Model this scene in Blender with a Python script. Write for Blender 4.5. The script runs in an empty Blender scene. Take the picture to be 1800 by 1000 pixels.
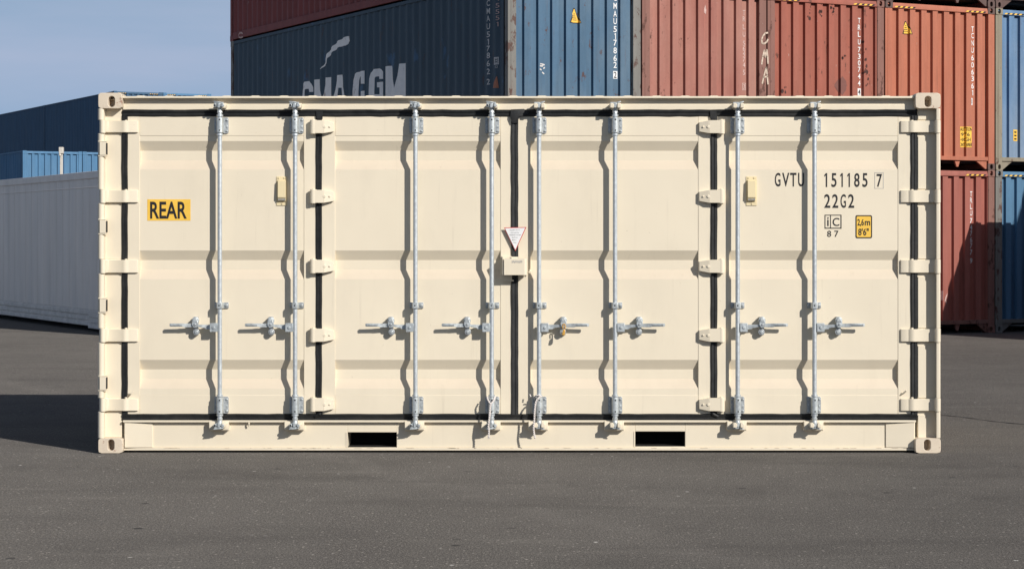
import bpy, bmesh, math, random
from mathutils import Vector, Matrix
random.seed(7)
R = math.radians
S = bpy.context.scene
COL = S.collection

# ------------------------------------------------------------------ camera, sky, sun, exposure
F = 3700.0            # focal length measured on the photo's 1800 px width
D0 = 15.14            # camera to the front plane of the cream container (world y = 0)
EYE = 1.555
HOR = 417.0
cam_d = bpy.data.cameras.new('camera'); cam = bpy.data.objects.new('camera', cam_d); COL.objects.link(cam)
cam.location = (0, -D0, EYE); cam.rotation_euler = (R(90), 0, 0)
cam_d.sensor_width = 36; cam_d.lens = 36 * F / 1800; cam_d.shift_y = -(500 - HOR) / 1800
cam_d.clip_start = .1; cam_d.clip_end = 3000
S.camera = cam

SUN = Vector((.571, -.672, .471)).normalized()
sd = bpy.data.lights.new('sun', 'SUN'); so = bpy.data.objects.new('sun', sd); COL.objects.link(so)
sd.energy = 4.9; sd.angle = R(.5); sd.color = (1, .955, .89)
so.rotation_euler = SUN.to_track_quat('Z', 'Y').to_euler(); so.location = (20, -30, 30)

W = bpy.data.worlds.new('World'); S.world = W; W.use_nodes = True
wt = W.node_tree; wn = wt.nodes; wl = wt.links
bg = wn['Background']; bg.inputs[1].default_value = .05
sky = wn.new('ShaderNodeTexSky'); sky.sky_type = 'NISHITA'; sky.sun_disc = False
sky.sun_elevation = math.asin(SUN.z); sky.sun_rotation = math.atan2(SUN.x, SUN.y)
sky.air_density = 1.0; sky.dust_density = 1.0; sky.ozone_density = 1.0
tcw = wn.new('ShaderNodeTexCoord')
mpw = wn.new('ShaderNodeMapping'); mpw.inputs['Scale'].default_value = (2.2, 2.2, 16)
mpw.inputs['Rotation'].default_value = (R(2), R(-3), 0)
nzw = wn.new('ShaderNodeTexNoise'); nzw.inputs['Scale'].default_value = 1.6; nzw.inputs['Detail'].default_value = 5
rmw = wn.new('ShaderNodeValToRGB'); rmw.color_ramp.elements[0].position = .42; rmw.color_ramp.elements[1].position = .72
mxw = wn.new('ShaderNodeMix'); mxw.data_type = 'RGBA'
mxf = wn.new('ShaderNodeMath'); mxf.operation = 'MULTIPLY'; mxf.inputs[1].default_value = .8
wl.new(tcw.outputs['Generated'], mpw.inputs['Vector']); wl.new(mpw.outputs[0], nzw.inputs['Vector'])
wl.new(nzw.outputs['Fac'], rmw.inputs[0]); wl.new(rmw.outputs[0], mxf.inputs[0]); wl.new(mxf.outputs[0], mxw.inputs[0])
sxw = wn.new('ShaderNodeSeparateXYZ'); wl.new(tcw.outputs['Generated'], sxw.inputs[0])
hzw = wn.new('ShaderNodeMapRange'); hzw.interpolation_type = 'SMOOTHSTEP'
for k_, v_ in ((1, .06), (2, .30), (3, .95), (4, 0)): hzw.inputs[k_].default_value = v_
wl.new(sxw.outputs['Z'], hzw.inputs[0])
hmx = wn.new('ShaderNodeMix'); hmx.data_type = 'RGBA'; hmx.inputs[7].default_value = (6.3, 9.3, 13.6, 1)   # thin summer haze low in the sky
wl.new(hzw.outputs[0], hmx.inputs[0]); wl.new(sky.outputs[0], hmx.inputs[6])
mxw.inputs[7].default_value = (9.2, 10.7, 14.3, 1)
wl.new(hmx.outputs[2], mxw.inputs[6])
wl.new(mxw.outputs[2], bg.inputs[0])

S.view_settings.view_transform = 'Standard'; S.view_settings.look = 'None'
S.view_settings.exposure = -.14; S.view_settings.gamma = 1; S.view_settings.use_curve_mapping = False

# ------------------------------------------------------------------ from measurements to metres
def PX(px, y=0): return (px - 900) * (D0 + y) / F
def PZ(py, y=0): return EYE + (HOR - py) * (D0 + y) / F
PHI = R(27.8); CP, SP = math.cos(PHI), math.sin(PHI)
Z0 = 33.0; X0 = (893 - 900) * Z0 / F
BASE = -.148                                   # the yard falls slightly away from the camera
def end_u(px):                                 # metres along the row of container ends
    a = (px - 900) / F; return (a * Z0 - X0) / (CP - a * SP)
def end_z(px, py): return EYE + (HOR - py) * (Z0 + end_u(px) * SP) / F
def side_v(px):                                # metres along the long shaded side
    a = (px - 900) / F; return (X0 - a * Z0) / (SP + a * CP)
def side_z(px, py): return EYE + (HOR - py) * (Z0 + side_v(px) * CP) / F

# ------------------------------------------------------------------ materials
class NT:
    def __init__(s, name):
        s.m = bpy.data.materials.new(name); s.m.use_nodes = True
        s.t = s.m.node_tree; s.b = s.t.nodes['Principled BSDF']
        s.tc = s.t.nodes.new('ShaderNodeTexCoord')
    def n(s, kind, **kw):
        x = s.t.nodes.new(kind)
        for k, v in kw.items(): setattr(x, k, v)
        return x
    def l(s, a, b): s.t.links.new(a, b)
    def noise(s, scale, detail=4, rough=.55, stretch=(1, 1, 1), off=(0, 0, 0), coord='Object'):
        mp = s.n('ShaderNodeMapping'); mp.inputs['Scale'].default_value = stretch; mp.inputs['Location'].default_value = off
        s.l(s.tc.outputs[coord], mp.inputs['Vector'])
        nz = s.n('ShaderNodeTexNoise'); nz.inputs['Scale'].default_value = scale
        nz.inputs['Detail'].default_value = detail; nz.inputs['Roughness'].default_value = rough
        s.l(mp.outputs[0], nz.inputs['Vector']); return nz.outputs['Fac']
    def ramp(s, fac, p0, p1, c0=(0, 0, 0), c1=(1, 1, 1)):
        r = s.n('ShaderNodeValToRGB'); e = r.color_ramp.elements
        e[0].position = p0; e[1].position = p1; e[0].color = (*c0, 1); e[1].color = (*c1, 1)
        s.l(fac, r.inputs[0]); return r.outputs[0]
    def mul(s, a, k):
        x = s.n('ShaderNodeMath', operation='MULTIPLY')
        s.l(a, x.inputs[0])
        if isinstance(k, (int, float)): x.inputs[1].default_value = k
        else: s.l(k, x.inputs[1])
        return x.outputs[0]
    def mix(s, fac, a, b, blend='MIX'):
        x = s.n('ShaderNodeMix', data_type='RGBA', blend_type=blend)
        if isinstance(fac, (int, float)): x.inputs[0].default_value = fac
        else: s.l(fac, x.inputs[0])
        for i, v in ((6, a), (7, b)):
            if isinstance(v, tuple): x.inputs[i].default_value = (*v[:3], 1)
            else: s.l(v, x.inputs[i])
        return x.outputs[2]
    def bump(s, h, strength, dist=.01, prev=None):
        x = s.n('ShaderNodeBump'); x.inputs['Strength'].default_value = strength; x.inputs['Distance'].default_value = dist
        s.l(h, x.inputs['Height'])
        if prev: s.l(prev, x.inputs['Normal'])
        return x.outputs[0]
    def fin(s, col, rough=.5, metal=0, normal=None, spec=.5):
        if isinstance(col, tuple): s.b.inputs['Base Color'].default_value = (*col, 1)
        else: s.l(col, s.b.inputs['Base Color'])
        if isinstance(rough, (int, float)): s.b.inputs['Roughness'].default_value = rough
        else: s.l(rough, s.b.inputs['Roughness'])
        s.b.inputs['Metallic'].default_value = metal
        s.b.inputs['Specular IOR Level'].default_value = spec
        if normal: s.l(normal, s.b.inputs['Normal'])
        return s.m

def v3(c, k): return tuple(min(1, x * k) for x in c)

def cream_paint(name, base=(.775, .69, .54), wear=.0):
    t = NT(name)
    a = t.noise(1.3, 5)
    c = t.mix(t.ramp(a, .35, .7), v3(base, .965), v3(base, 1.02))
    b = t.noise(5, 6, .65, (1, 1, .35), (3, 1, 2))
    c = t.mix(t.mul(t.ramp(b, .52, .8), .22), c, v3(base, .74))
    w_ = t.noise(30, 3, .6, (1, 1, .03), (2, 5, 1)); w2 = t.noise(1.6, 3, .5, off=(8, 8, 3))
    c = t.mix(t.mul(t.mul(t.ramp(w_, .60, .72), t.ramp(w2, .48, .62)), .22), c, (.50, .43, .33))
    d = t.noise(26, 4, .7, off=(7, 2, 1))
    c = t.mix(t.mul(t.ramp(d, .70, .74), .35), c, (.42, .33, .24))
    if wear:
        e = t.noise(16, 6, .75, off=(1, 9, 4))
        c = t.mix(t.ramp(e, .62 - wear * .05, .70 - wear * .05), c, (.30, .14, .09))
        g = t.noise(7, 5, .7, off=(4, 4, 4))
        c = t.mix(t.mul(t.ramp(g, .45, .75), .5), c, (.55, .46, .36))
    big = t.bump(t.noise(2.2, 2), .22, .02)
    nm = t.bump(t.noise(260, 2), .06, .002, big)
    return t.fin(c, .5, 0, nm, .35)

def shaded_slate():  # long side's shade darkens the blue itself; touch-ups and rust are real wear
    t = NT('shaded_slate_blue')
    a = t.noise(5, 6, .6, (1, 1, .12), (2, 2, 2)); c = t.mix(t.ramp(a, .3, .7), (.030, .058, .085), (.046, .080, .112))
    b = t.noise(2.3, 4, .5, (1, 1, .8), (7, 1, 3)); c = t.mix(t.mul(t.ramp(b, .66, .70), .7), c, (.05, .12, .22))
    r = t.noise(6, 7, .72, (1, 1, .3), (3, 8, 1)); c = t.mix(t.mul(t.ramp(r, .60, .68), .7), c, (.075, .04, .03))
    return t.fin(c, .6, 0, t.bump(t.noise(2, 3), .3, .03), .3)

def old_paint(name, base, dust=.4, rust=.3, seed=0, dustc=(.45, .40, .35), rough=.62, fade=.3):
    t = NT(name); o = (seed * 3.7, seed * 1.9, seed * 5.3)
    st = t.noise(7, 6, .6, (1, 1, .10), o)
    c = t.mix(t.ramp(st, .3, .72), v3(base, .82), v3(base, 1.14))
    pt = t.noise(1.1, 5, .6, (1, 1, .5), (o[1], o[0], o[2]))
    c = t.mix(t.mul(t.ramp(pt, .38, .7), dust), c, dustc)
    fine = t.noise(30, 5, .7, (1, 1, .5), o)
    c = t.mix(t.mul(t.ramp(fine, .5, .75), fade), c, v3(base, .68))
    r1 = t.noise(5.5, 8, .72, (1, 1, .55), (o[2], o[0], o[1]))
    c = t.mix(t.mul(t.ramp(r1, .71 - rust * .17, .75 - rust * .17), .85), c, (.085, .035, .025))
    r2 = t.noise(10, 5, .6, (1, 1, .07), (o[2] + 4, o[0], o[1]))
    c = t.mix(t.mul(t.ramp(r2, .66 - rust * .08, .80), .5), c, (.16, .07, .045))
    sc = t.noise(38, 3, .6, (1, 1, .16), (o[0] + 9, o[1], o[2]))
    c = t.mix(t.mul(t.ramp(sc, .735, .76), .6), c, (.55, .50, .46))
    nm = t.bump(t.noise(1.7, 3, off=o), .35, .03)
    nm = t.bump(t.noise(60, 3, off=o), .12, .003, nm)
    return t.fin(c, rough, 0, nm, .3)

def asphalt():
    t = NT('asphalt')
    big = t.noise(.35, 6, .6, (1, .7, 1))
    c = t.mix(t.ramp(big, .32, .70), (.086, .079, .072), (.117, .107, .097))
    mid = t.noise(2.4, 6, .65, (1, .55, 1), (3, 1, 0))
    c = t.mix(t.mul(t.ramp(mid, .45, .72), .4), c, (.072, .065, .060))
    g1 = t.noise(82, 3, .9, (1, .36, 1), (1, 7, 0))
    c = t.mix(t.mul(t.ramp(g1, .50, .66), .62), c, (.235, .215, .193))
    g2 = t.noise(98, 3, .9, (1, .36, 1), (5, 5, 0))
    c = t.mix(t.mul(t.ramp(g2, .50, .66), .78), c, (.022, .021, .020))
    def flecks(scale, lo, size, col, k, off):
        nonlocal c
        mp = t.n('ShaderNodeMapping'); mp.inputs['Location'].default_value = off; t.l(t.tc.outputs['Object'], mp.inputs['Vector'])
        vor = t.n('ShaderNodeTexVoronoi'); vor.inputs['Scale'].default_value = scale; t.l(mp.outputs[0], vor.inputs['Vector'])
        sep = t.n('ShaderNodeSeparateColor'); t.l(vor.outputs['Color'], sep.inputs[0])
        c = t.mix(t.mul(t.mul(t.ramp(vor.outputs['Distance'], size * .6, size, (1, 1, 1), (0, 0, 0)), t.ramp(sep.outputs[0], lo, lo + .03)), k), c, col)
    flecks(42, .90, .34, (.38, .35, .31), .6, (0, 0, 0))
    flecks(14, .975, .20, (.62, .60, .56), .8, (3, 8, 0))
    flecks(7, .968, .24, (.02, .02, .02), .9, (9, 2, 0))
    st = t.noise(.55, 6, .6, (.8, 2.2, 1), (4, 9, 0)); c = t.mix(t.mul(t.ramp(st, .50, .68), .32), c, (.05, .046, .043))
    st2 = t.noise(.8, 7, .7, (.7, 2.6, 1), (14, 2, 0)); c = t.mix(t.mul(t.ramp(st2, .58, .74), .22), c, (.24, .22, .195))
    # a coarse, paler joint between two laid strips and one darker wheel track
    for nx, ny, off, wd, col, k in ((.893, .451, -1.29, .13, (.24, .22, .20), .13), (.28, .96, -1.75, .22, (.04, .037, .035), .30), (.28, .96, .05, .18, (.04, .037, .035), .22)):
        dt = t.n('ShaderNodeVectorMath', operation='DOT_PRODUCT'); t.l(t.tc.outputs['Object'], dt.inputs[0]); dt.inputs[1].default_value = (nx, ny, 0)
        wob = t.noise(1.1, 5, .7, off=(off, 1, 2))
        ad = t.n('ShaderNodeMath', operation='MULTIPLY_ADD'); t.l(wob, ad.inputs[0]); ad.inputs[1].default_value = .5; t.l(dt.outputs['Value'], ad.inputs[2])
        sb = t.n('ShaderNodeMath', operation='SUBTRACT'); t.l(ad.outputs[0], sb.inputs[0]); sb.inputs[1].default_value = off + .25
        ab = t.n('ShaderNodeMath', operation='ABSOLUTE'); t.l(sb.outputs[0], ab.inputs[0])
        band_ = t.ramp(ab.outputs[0], wd * .2, wd * 1.6, (1, 1, 1), (0, 0, 0)); brk_ = t.ramp(t.noise(3, 5, .8, (1, .5, 1), (off, 3, 1)), .40, .62)
        c = t.mix(t.mul(t.mul(band_, brk_), k), c, col)
    scuff = t.noise(1.6, 5, .75, (.5, 4.5, 1), (8, 3, 0))
    c = t.mix(t.mul(t.ramp(scuff, .66, .74), .5), c, (.055, .052, .05))
    sc2 = t.noise(2.6, 5, .75, (.35, 3.5, 1), (2, 11, 0))
    c = t.mix(t.mul(t.ramp(sc2, .69, .78), .3), c, (.25, .23, .21))
    nm = t.bump(g1, .6, .012); nm = t.bump(g2, .4, .008, nm)
    nm = t.bump(t.noise(.9, 3), .25, .05, nm)
    m = t.fin(c, .92, 0, nm, .2)
    t.b.inputs['Diffuse Roughness'].default_value = 1.0
    return m

def zinc(name, base=(.56, .60, .61), spangle=1):
    t = NT(name)
    a = t.noise(45, 4, .7)
    c = t.mix(t.ramp(a, .35, .68), v3(base, 1 - .2 * spangle), v3(base, 1 + .14 * spangle))
    b = t.noise(9, 5, .7, off=(4, 4, 1))
    c = t.mix(t.mul(t.ramp(b, .55, .75), .4 * spangle), c, v3(base, .6))
    rg = t.ramp(a, .3, .7, (.34,) * 3, (.52,) * 3)
    return t.fin(c, rg, .5, t.bump(a, .15, .002), .5)

def plain(name, col, rough=.6, metal=0, var=.12, scale=14, spec=.4):
    t = NT(name); a = t.noise(scale, 5, .65)
    c = t.mix(t.ramp(a, .35, .7), v3(col, 1 - var), v3(col, 1 + var))
    return t.fin(c, rough, metal, t.bump(a, .08, .004), spec)

def rubber():
    t = NT('black_rubber'); a = t.noise(20, 5, .7, (1, 1, 1))
    c = t.mix(t.ramp(a, .4, .75), (.009, .010, .011), (.022, .024, .025))
    d = t.noise(3, 5, .6); c = t.mix(t.mul(t.ramp(d, .5, .8), .35), c, (.085, .078, .07))
    return t.fin(c, .58, 0, t.bump(a, .2, .004), .35)

def white_side():
    t = NT('reefer_white'); base = (.90, .81, .725)
    a = t.noise(2.5, 5, .6, (1, 1, .12)); c = t.mix(t.ramp(a, .3, .7), v3(base, .9), v3(base, 1.06))
    b = t.noise(1.2, 6, .65, (1, 1, .3), (4, 1, 2)); c = t.mix(t.mul(t.ramp(b, .45, .75), .35), c, (.56, .55, .54))
    d = t.noise(9, 6, .7, (1, 1, .12), (1, 5, 2)); c = t.mix(t.mul(t.ramp(d, .62, .78), .4), c, (.36, .35, .35))
    nm = t.bump(t.noise(1.1, 3, .5, (1, 1, .5)), .5, .05)
    return t.fin(c, .45, 0, nm, .4)

M = {}
M['cream'] = cream_paint('cream_paint'); M['creamworn'] = cream_paint('cream_paint_worn', (.70, .60, .47), 1.0)
M['muted'] = cream_paint('cream_paint_dimmed_slope', (.69, .595, .465))  # darkened cream that offsets the sun on the up-facing rib slopes
M['vent'] = cream_paint('vent_plastic', (.76, .64, .40))
M['rubber'] = rubber(); M['zinc'] = zinc('galvanised_steel'); M['tubezinc'] = zinc('galvanised_tube', (.60, .64, .66), .6); M['zincd'] = zinc('galvanised_plate', (.46, .485, .50))
M['dark'] = plain('dark_opening', (.008, .008, .008), .9, 0, .1)
M['ink'] = plain('black_lettering', (.018, .018, .02), .5, 0, .1)
M['orange'] = plain('yellow_label', (.86, .53, .075), .5, 0, .06)
M['white'] = plain('white_label', (.80, .80, .80), .5, 0, .05)
M['redline'] = plain('red_label_border', (.55, .06, .05), .5)
M['grey'] = plain('pale_grey_print', (.42, .42, .42), .6)
M['brass'] = plain('brass', (.78, .44, .10), .35, .35, .1)
M['rope'] = plain('white_cord', (.74, .68, .64), .85, 0, .12, 60)
M['inside'] = plain('dark_steel', (.03, .03, .03), .8)
M['ply'] = plain('floor_steel', (.10, .09, .08), .8)
M['asphalt'] = asphalt(); M['near_black'] = plain('near_black', (.022, .021, .02), .7)
M['reefer'] = white_side(); M['reeferrail'] = plain('reefer_rail', (.74, .68, .62), .45, 0, .15, 5)
M['chalk'] = plain('chalk_marking', (.62, .50, .40), .9, 0, .25, 30)
M['oldwhite'] = plain('old_white_print', (.66, .64, .62), .7, 0, .15, 30)
M['fadedpink'] = plain('faded_print', (.60, .42, .38), .8, 0, .3, 40)
t = NT('logo_paint'); a_ = t.noise(3.5, 8, .75, (1, 1, .35))
c_ = t.mix(t.ramp(a_, .60, .64), (.80, .80, .79), (.16, .06, .04)); b_ = t.noise(9, 5)
M['logo'] = t.fin(t.mix(t.mul(t.ramp(b_, .4, .8), .3), c_, (.58, .58, .58)), .7)
M['post'] = plain('pale_post', (.62, .58, .52), .6)

# ------------------------------------------------------------------ mesh builder
class MB:
    def __init__(s): s.v = []; s.f = []; s.mi = []
    def add(s, vs, fs, mi=0):
        o = len(s.v); s.v += [tuple(p) for p in vs]
        for q in fs: s.f.append([i + o for i in q]); s.mi.append(mi)
        return s
    def box(s, x0, x1, y0, y1, z0, z1, mi=0):
        if x0 > x1: x0, x1 = x1, x0
        if z0 > z1: z0, z1 = z1, z0
        if y0 > y1: y0, y1 = y1, y0
        return s.add([(x0, y0, z0), (x1, y0, z0), (x1, y1, z0), (x0, y1, z0), (x0, y0, z1), (x1, y0, z1), (x1, y1, z1), (x0, y1, z1)],
                     [(0, 3, 2, 1), (4, 5, 6, 7), (0, 1, 5, 4), (1, 2, 6, 5), (2, 3, 7, 6), (3, 0, 4, 7)], mi)
    def prism(s, poly, lo, hi, axis='z', mi=0):
        """poly: 2-D points; extruded along axis (z: poly=(x,y); y: poly=(x,z); x: poly=(y,z))"""
        n = len(poly)
        def P(p, h): return {'z': (p[0], p[1], h), 'y': (p[0], h, p[1]), 'x': (h, p[0], p[1])}[axis]
        vs = [P(p, lo) for p in poly] + [P(p, hi) for p in poly]
        fs = [tuple(range(n)), tuple(range(n, 2 * n))[::-1]] + [(i, i + n, (i + 1) % n + n, (i + 1) % n) for i in range(n)]
        return s.add(vs, fs, mi)
    def strip(s, prof, lo, hi, axis='x', mi=0):
        """open profile swept along axis (x: prof=(y,z); z: prof=(x,y); y: prof=(x,z))"""
        n = len(prof)
        def P(p, h): return {'z': (p[0], p[1], h), 'y': (p[0], h, p[1]), 'x': (h, p[0], p[1])}[axis]
        return s.add([P(p, lo) for p in prof] + [P(p, hi) for p in prof], [(i, i + 1, i + 1 + n, i + n) for i in range(n - 1)], mi)
    def tube(s, pts, r, n=12, mi=0, caps=True):
        pts = [Vector(p) for p in pts]; rs = r if isinstance(r, (list, tuple)) else [r] * len(pts)
        o = len(s.v); prev = None
        for i, p in enumerate(pts):
            d = (pts[min(i + 1, len(pts) - 1)] - pts[max(i - 1, 0)]).normalized()
            if prev is None:
                u = d.orthogonal().normalized()
            else:
                u = (prev - d * prev.dot(d)).normalized()
            prev = u; w = d.cross(u)
            for k in range(n):
                a = 2 * math.pi * k / n
                s.v.append(tuple(p + (u * math.cos(a) + w * math.sin(a)) * rs[i]))
        for i in range(len(pts) - 1):
            for k in range(n):
                s.f.append([o + i * n + k, o + i * n + (k + 1) % n, o + (i + 1) * n + (k + 1) % n, o + (i + 1) * n + k]); s.mi.append(mi)
        if caps:
            s.f.append([o + k for k in range(n)][::-1]); s.mi.append(mi)
            e = o + (len(pts) - 1) * n; s.f.append([e + k for k in range(n)]); s.mi.append(mi)
        return s
    def disc(s, x, y, z, r, t, n=14, mi=0, ell=1):          # short drum facing the camera
        return s.prism([(x + r * math.cos(2 * math.pi * k / n), z + r * ell * math.sin(2 * math.pi * k / n)) for k in range(n)], y, y + t, 'y', mi)
    def build(s, name, mats, parent=None, bevel=0, tf=None, smooth=35, seg=2):
        me = bpy.data.meshes.new(name)
        off = ORG.get(parent.name, Vector()) if parent else Vector()
        vs = [Vector(p) for p in s.v]
        if tf: vs = [tf(p) for p in vs]
        me.from_pydata([p - off for p in vs], [], s.f)
        for m in (mats if isinstance(mats, (list, tuple)) else [mats]): me.materials.append(m)
        me.polygons.foreach_set('material_index', s.mi)
        bm = bmesh.new(); bm.from_mesh(me); bmesh.ops.recalc_face_normals(bm, faces=bm.faces); bm.to_mesh(me); bm.free()
        me.shade_smooth(); me.set_sharp_from_angle(angle=R(smooth)); me.update()
        o = bpy.data.objects.new(name, me); COL.objects.link(o)
        if parent: o.parent = parent; ORG[o.name] = off
        else: ORG[o.name] = Vector()
        if bevel:
            b = o.modifiers.new('bevel', 'BEVEL'); b.width = bevel; b.segments = seg; b.limit_method = 'ANGLE'; b.angle_limit = R(40)
        return o
ORG = {}
def empty(name, loc, label, cat, group=None, rz=0):
    o = bpy.data.objects.new(name, None); COL.objects.link(o); o.location = loc; o.rotation_euler = (0, 0, rz)
    o.empty_display_size = .2; tag(o, label, cat, group); return o
def tag(o, label, cat, group=None):
    o['label'] = label; o['category'] = cat
    if group: o['group'] = group
    return o

_glyph = {}
def glyphs(s, bold=0.0, spacing=1.0):
    """the text as flat 2-D verts/faces, normalised to a unit box"""
    k = (s, bold, spacing)
    if k in _glyph: return _glyph[k]
    if s == '1':
        _glyph[k] = ([(.52, 0), (1, 0), (1, 1), (.56, 1), (.0, .86), (.0, .73), (.52, .84)], [(0, 1, 2, 6), (6, 2, 3), (6, 3, 4, 5)]); return _glyph[k]
    cu = bpy.data.curves.new('t', 'FONT'); cu.body = s; cu.size = 1; cu.offset = bold; cu.space_character = spacing; cu.resolution_u = 4
    ob = bpy.data.objects.new('t', cu); COL.objects.link(ob)
    dg = bpy.context.evaluated_depsgraph_get(); dg.update()
    me = bpy.data.meshes.new_from_object(ob.evaluated_get(dg))
    v = [(p.co.x, p.co.y) for p in me.vertices]; f = [tuple(p.vertices) for p in me.polygons]
    bpy.data.objects.remove(ob); bpy.data.curves.remove(cu); bpy.data.meshes.remove(me)
    x0 = min(p[0] for p in v); x1 = max(p[0] for p in v); y0 = min(p[1] for p in v); y1 = max(p[1] for p in v)
    v = [((a - x0) / (x1 - x0), (b - y0) / (y1 - y0)) for a, b in v]
    _glyph[k] = (v, f); return v, f

def text_on(mb, s, x0, x1, z0, z1, y, mi=0, bold=0.0, spacing=1.0):
    v, f = glyphs(s, bold, spacing)
    mb.add([(x0 + a * (x1 - x0), y, z0 + b * (z1 - z0)) for a, b in v], f, mi)

def drape(flat, brk, dep):
    """cut flat 2-D shapes [(verts, faces, mat)] at the corrugation's folds and lay them on the profile"""
    out = MB()
    for v, f, mi in flat:
        bm = bmesh.new(); vs = [bm.verts.new((a, b, 0)) for a, b in v]
        for q in f:
            try: bm.faces.new([vs[i] for i in q])
            except ValueError: pass
        lo = min(a for a, b in v); hi = max(a for a, b in v)
        for u in brk:
            if lo < u < hi:
                bmesh.ops.bisect_plane(bm, geom=bm.verts[:] + bm.edges[:] + bm.faces[:], plane_co=(u, 0, 0), plane_no=(1, 0, 0), dist=1e-6)
        bm.verts.index_update()
        out.add([(p.co.x, dep(p.co.x) - .004 - .003 * mi, p.co.y) for p in bm.verts], [tuple(x.index for x in q.verts) for q in bm.faces], mi)
        bm.free()
    return out

# ------------------------------------------------------------------ the yard
def yard_z(Y):
    s = Y + D0
    k = min(1, max(0, (s - 18.2) / (31 - 18.2))); return BASE * k
m = MB()
ys = [-60, -20, 0, 2, 3] + [3 + i * 1.0 for i in range(1, 15)] + [20, 40, 100, 300, 900]
xs = [-600, -60, 0, 60, 600]
for y in ys:
    for x in xs: m.v.append((x, y, yard_z(y)))
for j in range(len(ys) - 1):
    for i in range(len(xs) - 1):
        m.f.append([j * 5 + i, j * 5 + i + 1, (j + 1) * 5 + i + 1, (j + 1) * 5 + i]); m.mi.append(0)
o = m.build('ground', M['asphalt']); o['kind'] = 'structure'
m = MB()                                          # thin dark strip running across the yard at the right
pa = []; rj = random.Random(2)
for i in range(60):
    a = i / 59; px = 1560 + a * 420; py = 719 + a * 47 + math.sin(a * 17) * .8
    d = EYE * F / (py - HOR); pa.append((( px - 900) * d / F, d - D0))
for i in range(59):
    (x0, y0), (x1, y1) = pa[i], pa[i + 1]; w0 = .022 + .008 * math.sin(i * 1.3); w1 = .022 + .008 * math.sin((i + 1) * 1.3)
    m.add([(x0, y0 - w0, yard_z(y0) + .004), (x1, y1 - w1, yard_z(y1) + .004), (x1, y1 + w1, yard_z(y1) + .004), (x0, y0 + w0, yard_z(y0) + .004)], [(0, 1, 2, 3)])
o = m.build('dark_line', M['near_black']); o['kind'] = 'structure'

# ------------------------------------------------------------------ corner casting with a real slot
def casting(mb, x0, x1, y0, y1, z0, z1, cx, cz, rw, rh, mi=0, depth=.07, rad=.018, n=32):
    outer = []; inner = []; back = []
    w2, h2 = (x1 - x0) / 2, (z1 - z0) / 2; mx, mz = (x0 + x1) / 2, (z0 + z1) / 2
    for k in range(n):
        a = 2 * math.pi * (k + .5) / n; c, s_ = math.cos(a), math.sin(a)
        t_ = min(w2 / max(abs(c), 1e-6), h2 / max(abs(s_), 1e-6)); ox, oz = c * t_, s_ * t_
        # pull into the rounded corner
        qx, qz = abs(ox) - (w2 - rad), abs(oz) - (h2 - rad)
        if qx > 0 and qz > 0:
            l_ = math.hypot(qx, qz)
            if l_ > rad: ox = math.copysign(w2 - rad + qx * rad / l_, ox); oz = math.copysign(h2 - rad + qz * rad / l_, oz)
        outer.append((mx + ox, mz + oz))
        ix = rw * c; iz = (rh - rw) * (1 if s_ > 0 else -1) + rw * s_ if rh > rw else rh * s_
        inner.append((cx + ix, cz + iz))
    V = [(a, y0, b) for a, b in outer] + [(a, y0, b) for a, b in inner] + [(a, y0 + depth, b) for a, b in inner] + [(a, y1, b) for a, b in outer]
    Fs = []
    for k in range(n):
        j = (k + 1) % n
        Fs += [(k, j, n + j, n + k), (n + k, n + j, 2 * n + j, 2 * n + k), (k, 3 * n + k, 3 * n + j, j)]
    Fs += [tuple(3 * n + k for k in range(n)), tuple(2 * n + k for k in range(n))]
    mb.add(V, Fs, mi)

# ------------------------------------------------------------------ THE CREAM SIDE-DOOR CONTAINER
FP = .080                                         # face plane of frame and doors
xl, xr = PX(172), PX(1653.5)
root = empty('shipping_container', ((xl + xr) / 2, 1.219, 0), 'cream shipping container with four closed side doors and steel locking rods on asphalt', 'shipping container')
ORG[root.name] = Vector(root.location)
DEPTH = 2.438; TOP = PZ(163.5)
def part(mb, name, mat='cream', parent=root, bevel=0, **k): return mb.build(name, [M[x] for x in mat.split()], parent, bevel, **k)

# castings, front and rear
for nx0, nx1, hx in ((172.3, 214.5, 196), (1609, 1653.5, 1631)):
    m = MB(); casting(m, PX(nx0), PX(nx1), 0, .17, PZ(191), PZ(163.5), PX(hx), PZ(179), .0235, .039, 0, .10); part(m, 'corner_casting', 'creamworn', bevel=.004)
    m = MB(); bx0, bx1 = (172.3, 215.5) if nx0 < 900 else (1609, 1653.8)
    casting(m, PX(bx0), PX(bx1), 0, .17, .002, PZ(770), PX(195 if nx0 < 900 else 1630), PZ(782), .0235, .040, 0, .10); part(m, 'corner_casting', 'creamworn', bevel=.004)
    m = MB().box(PX(nx0), PX(nx1), DEPTH - .17, DEPTH, PZ(191), PZ(163.5)); part(m, 'corner_casting', 'creamworn', bevel=.006)
    m = MB().box(PX(nx0), PX(nx1), DEPTH - .17, DEPTH, .002, PZ(770)); part(m, 'corner_casting', 'creamworn', bevel=.006)
    m = MB().box(PX(nx0), PX(nx1), DEPTH - .16, DEPTH - .01, PZ(770), PZ(191)); part(m, 'corner_post', 'cream', bevel=.006)
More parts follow.
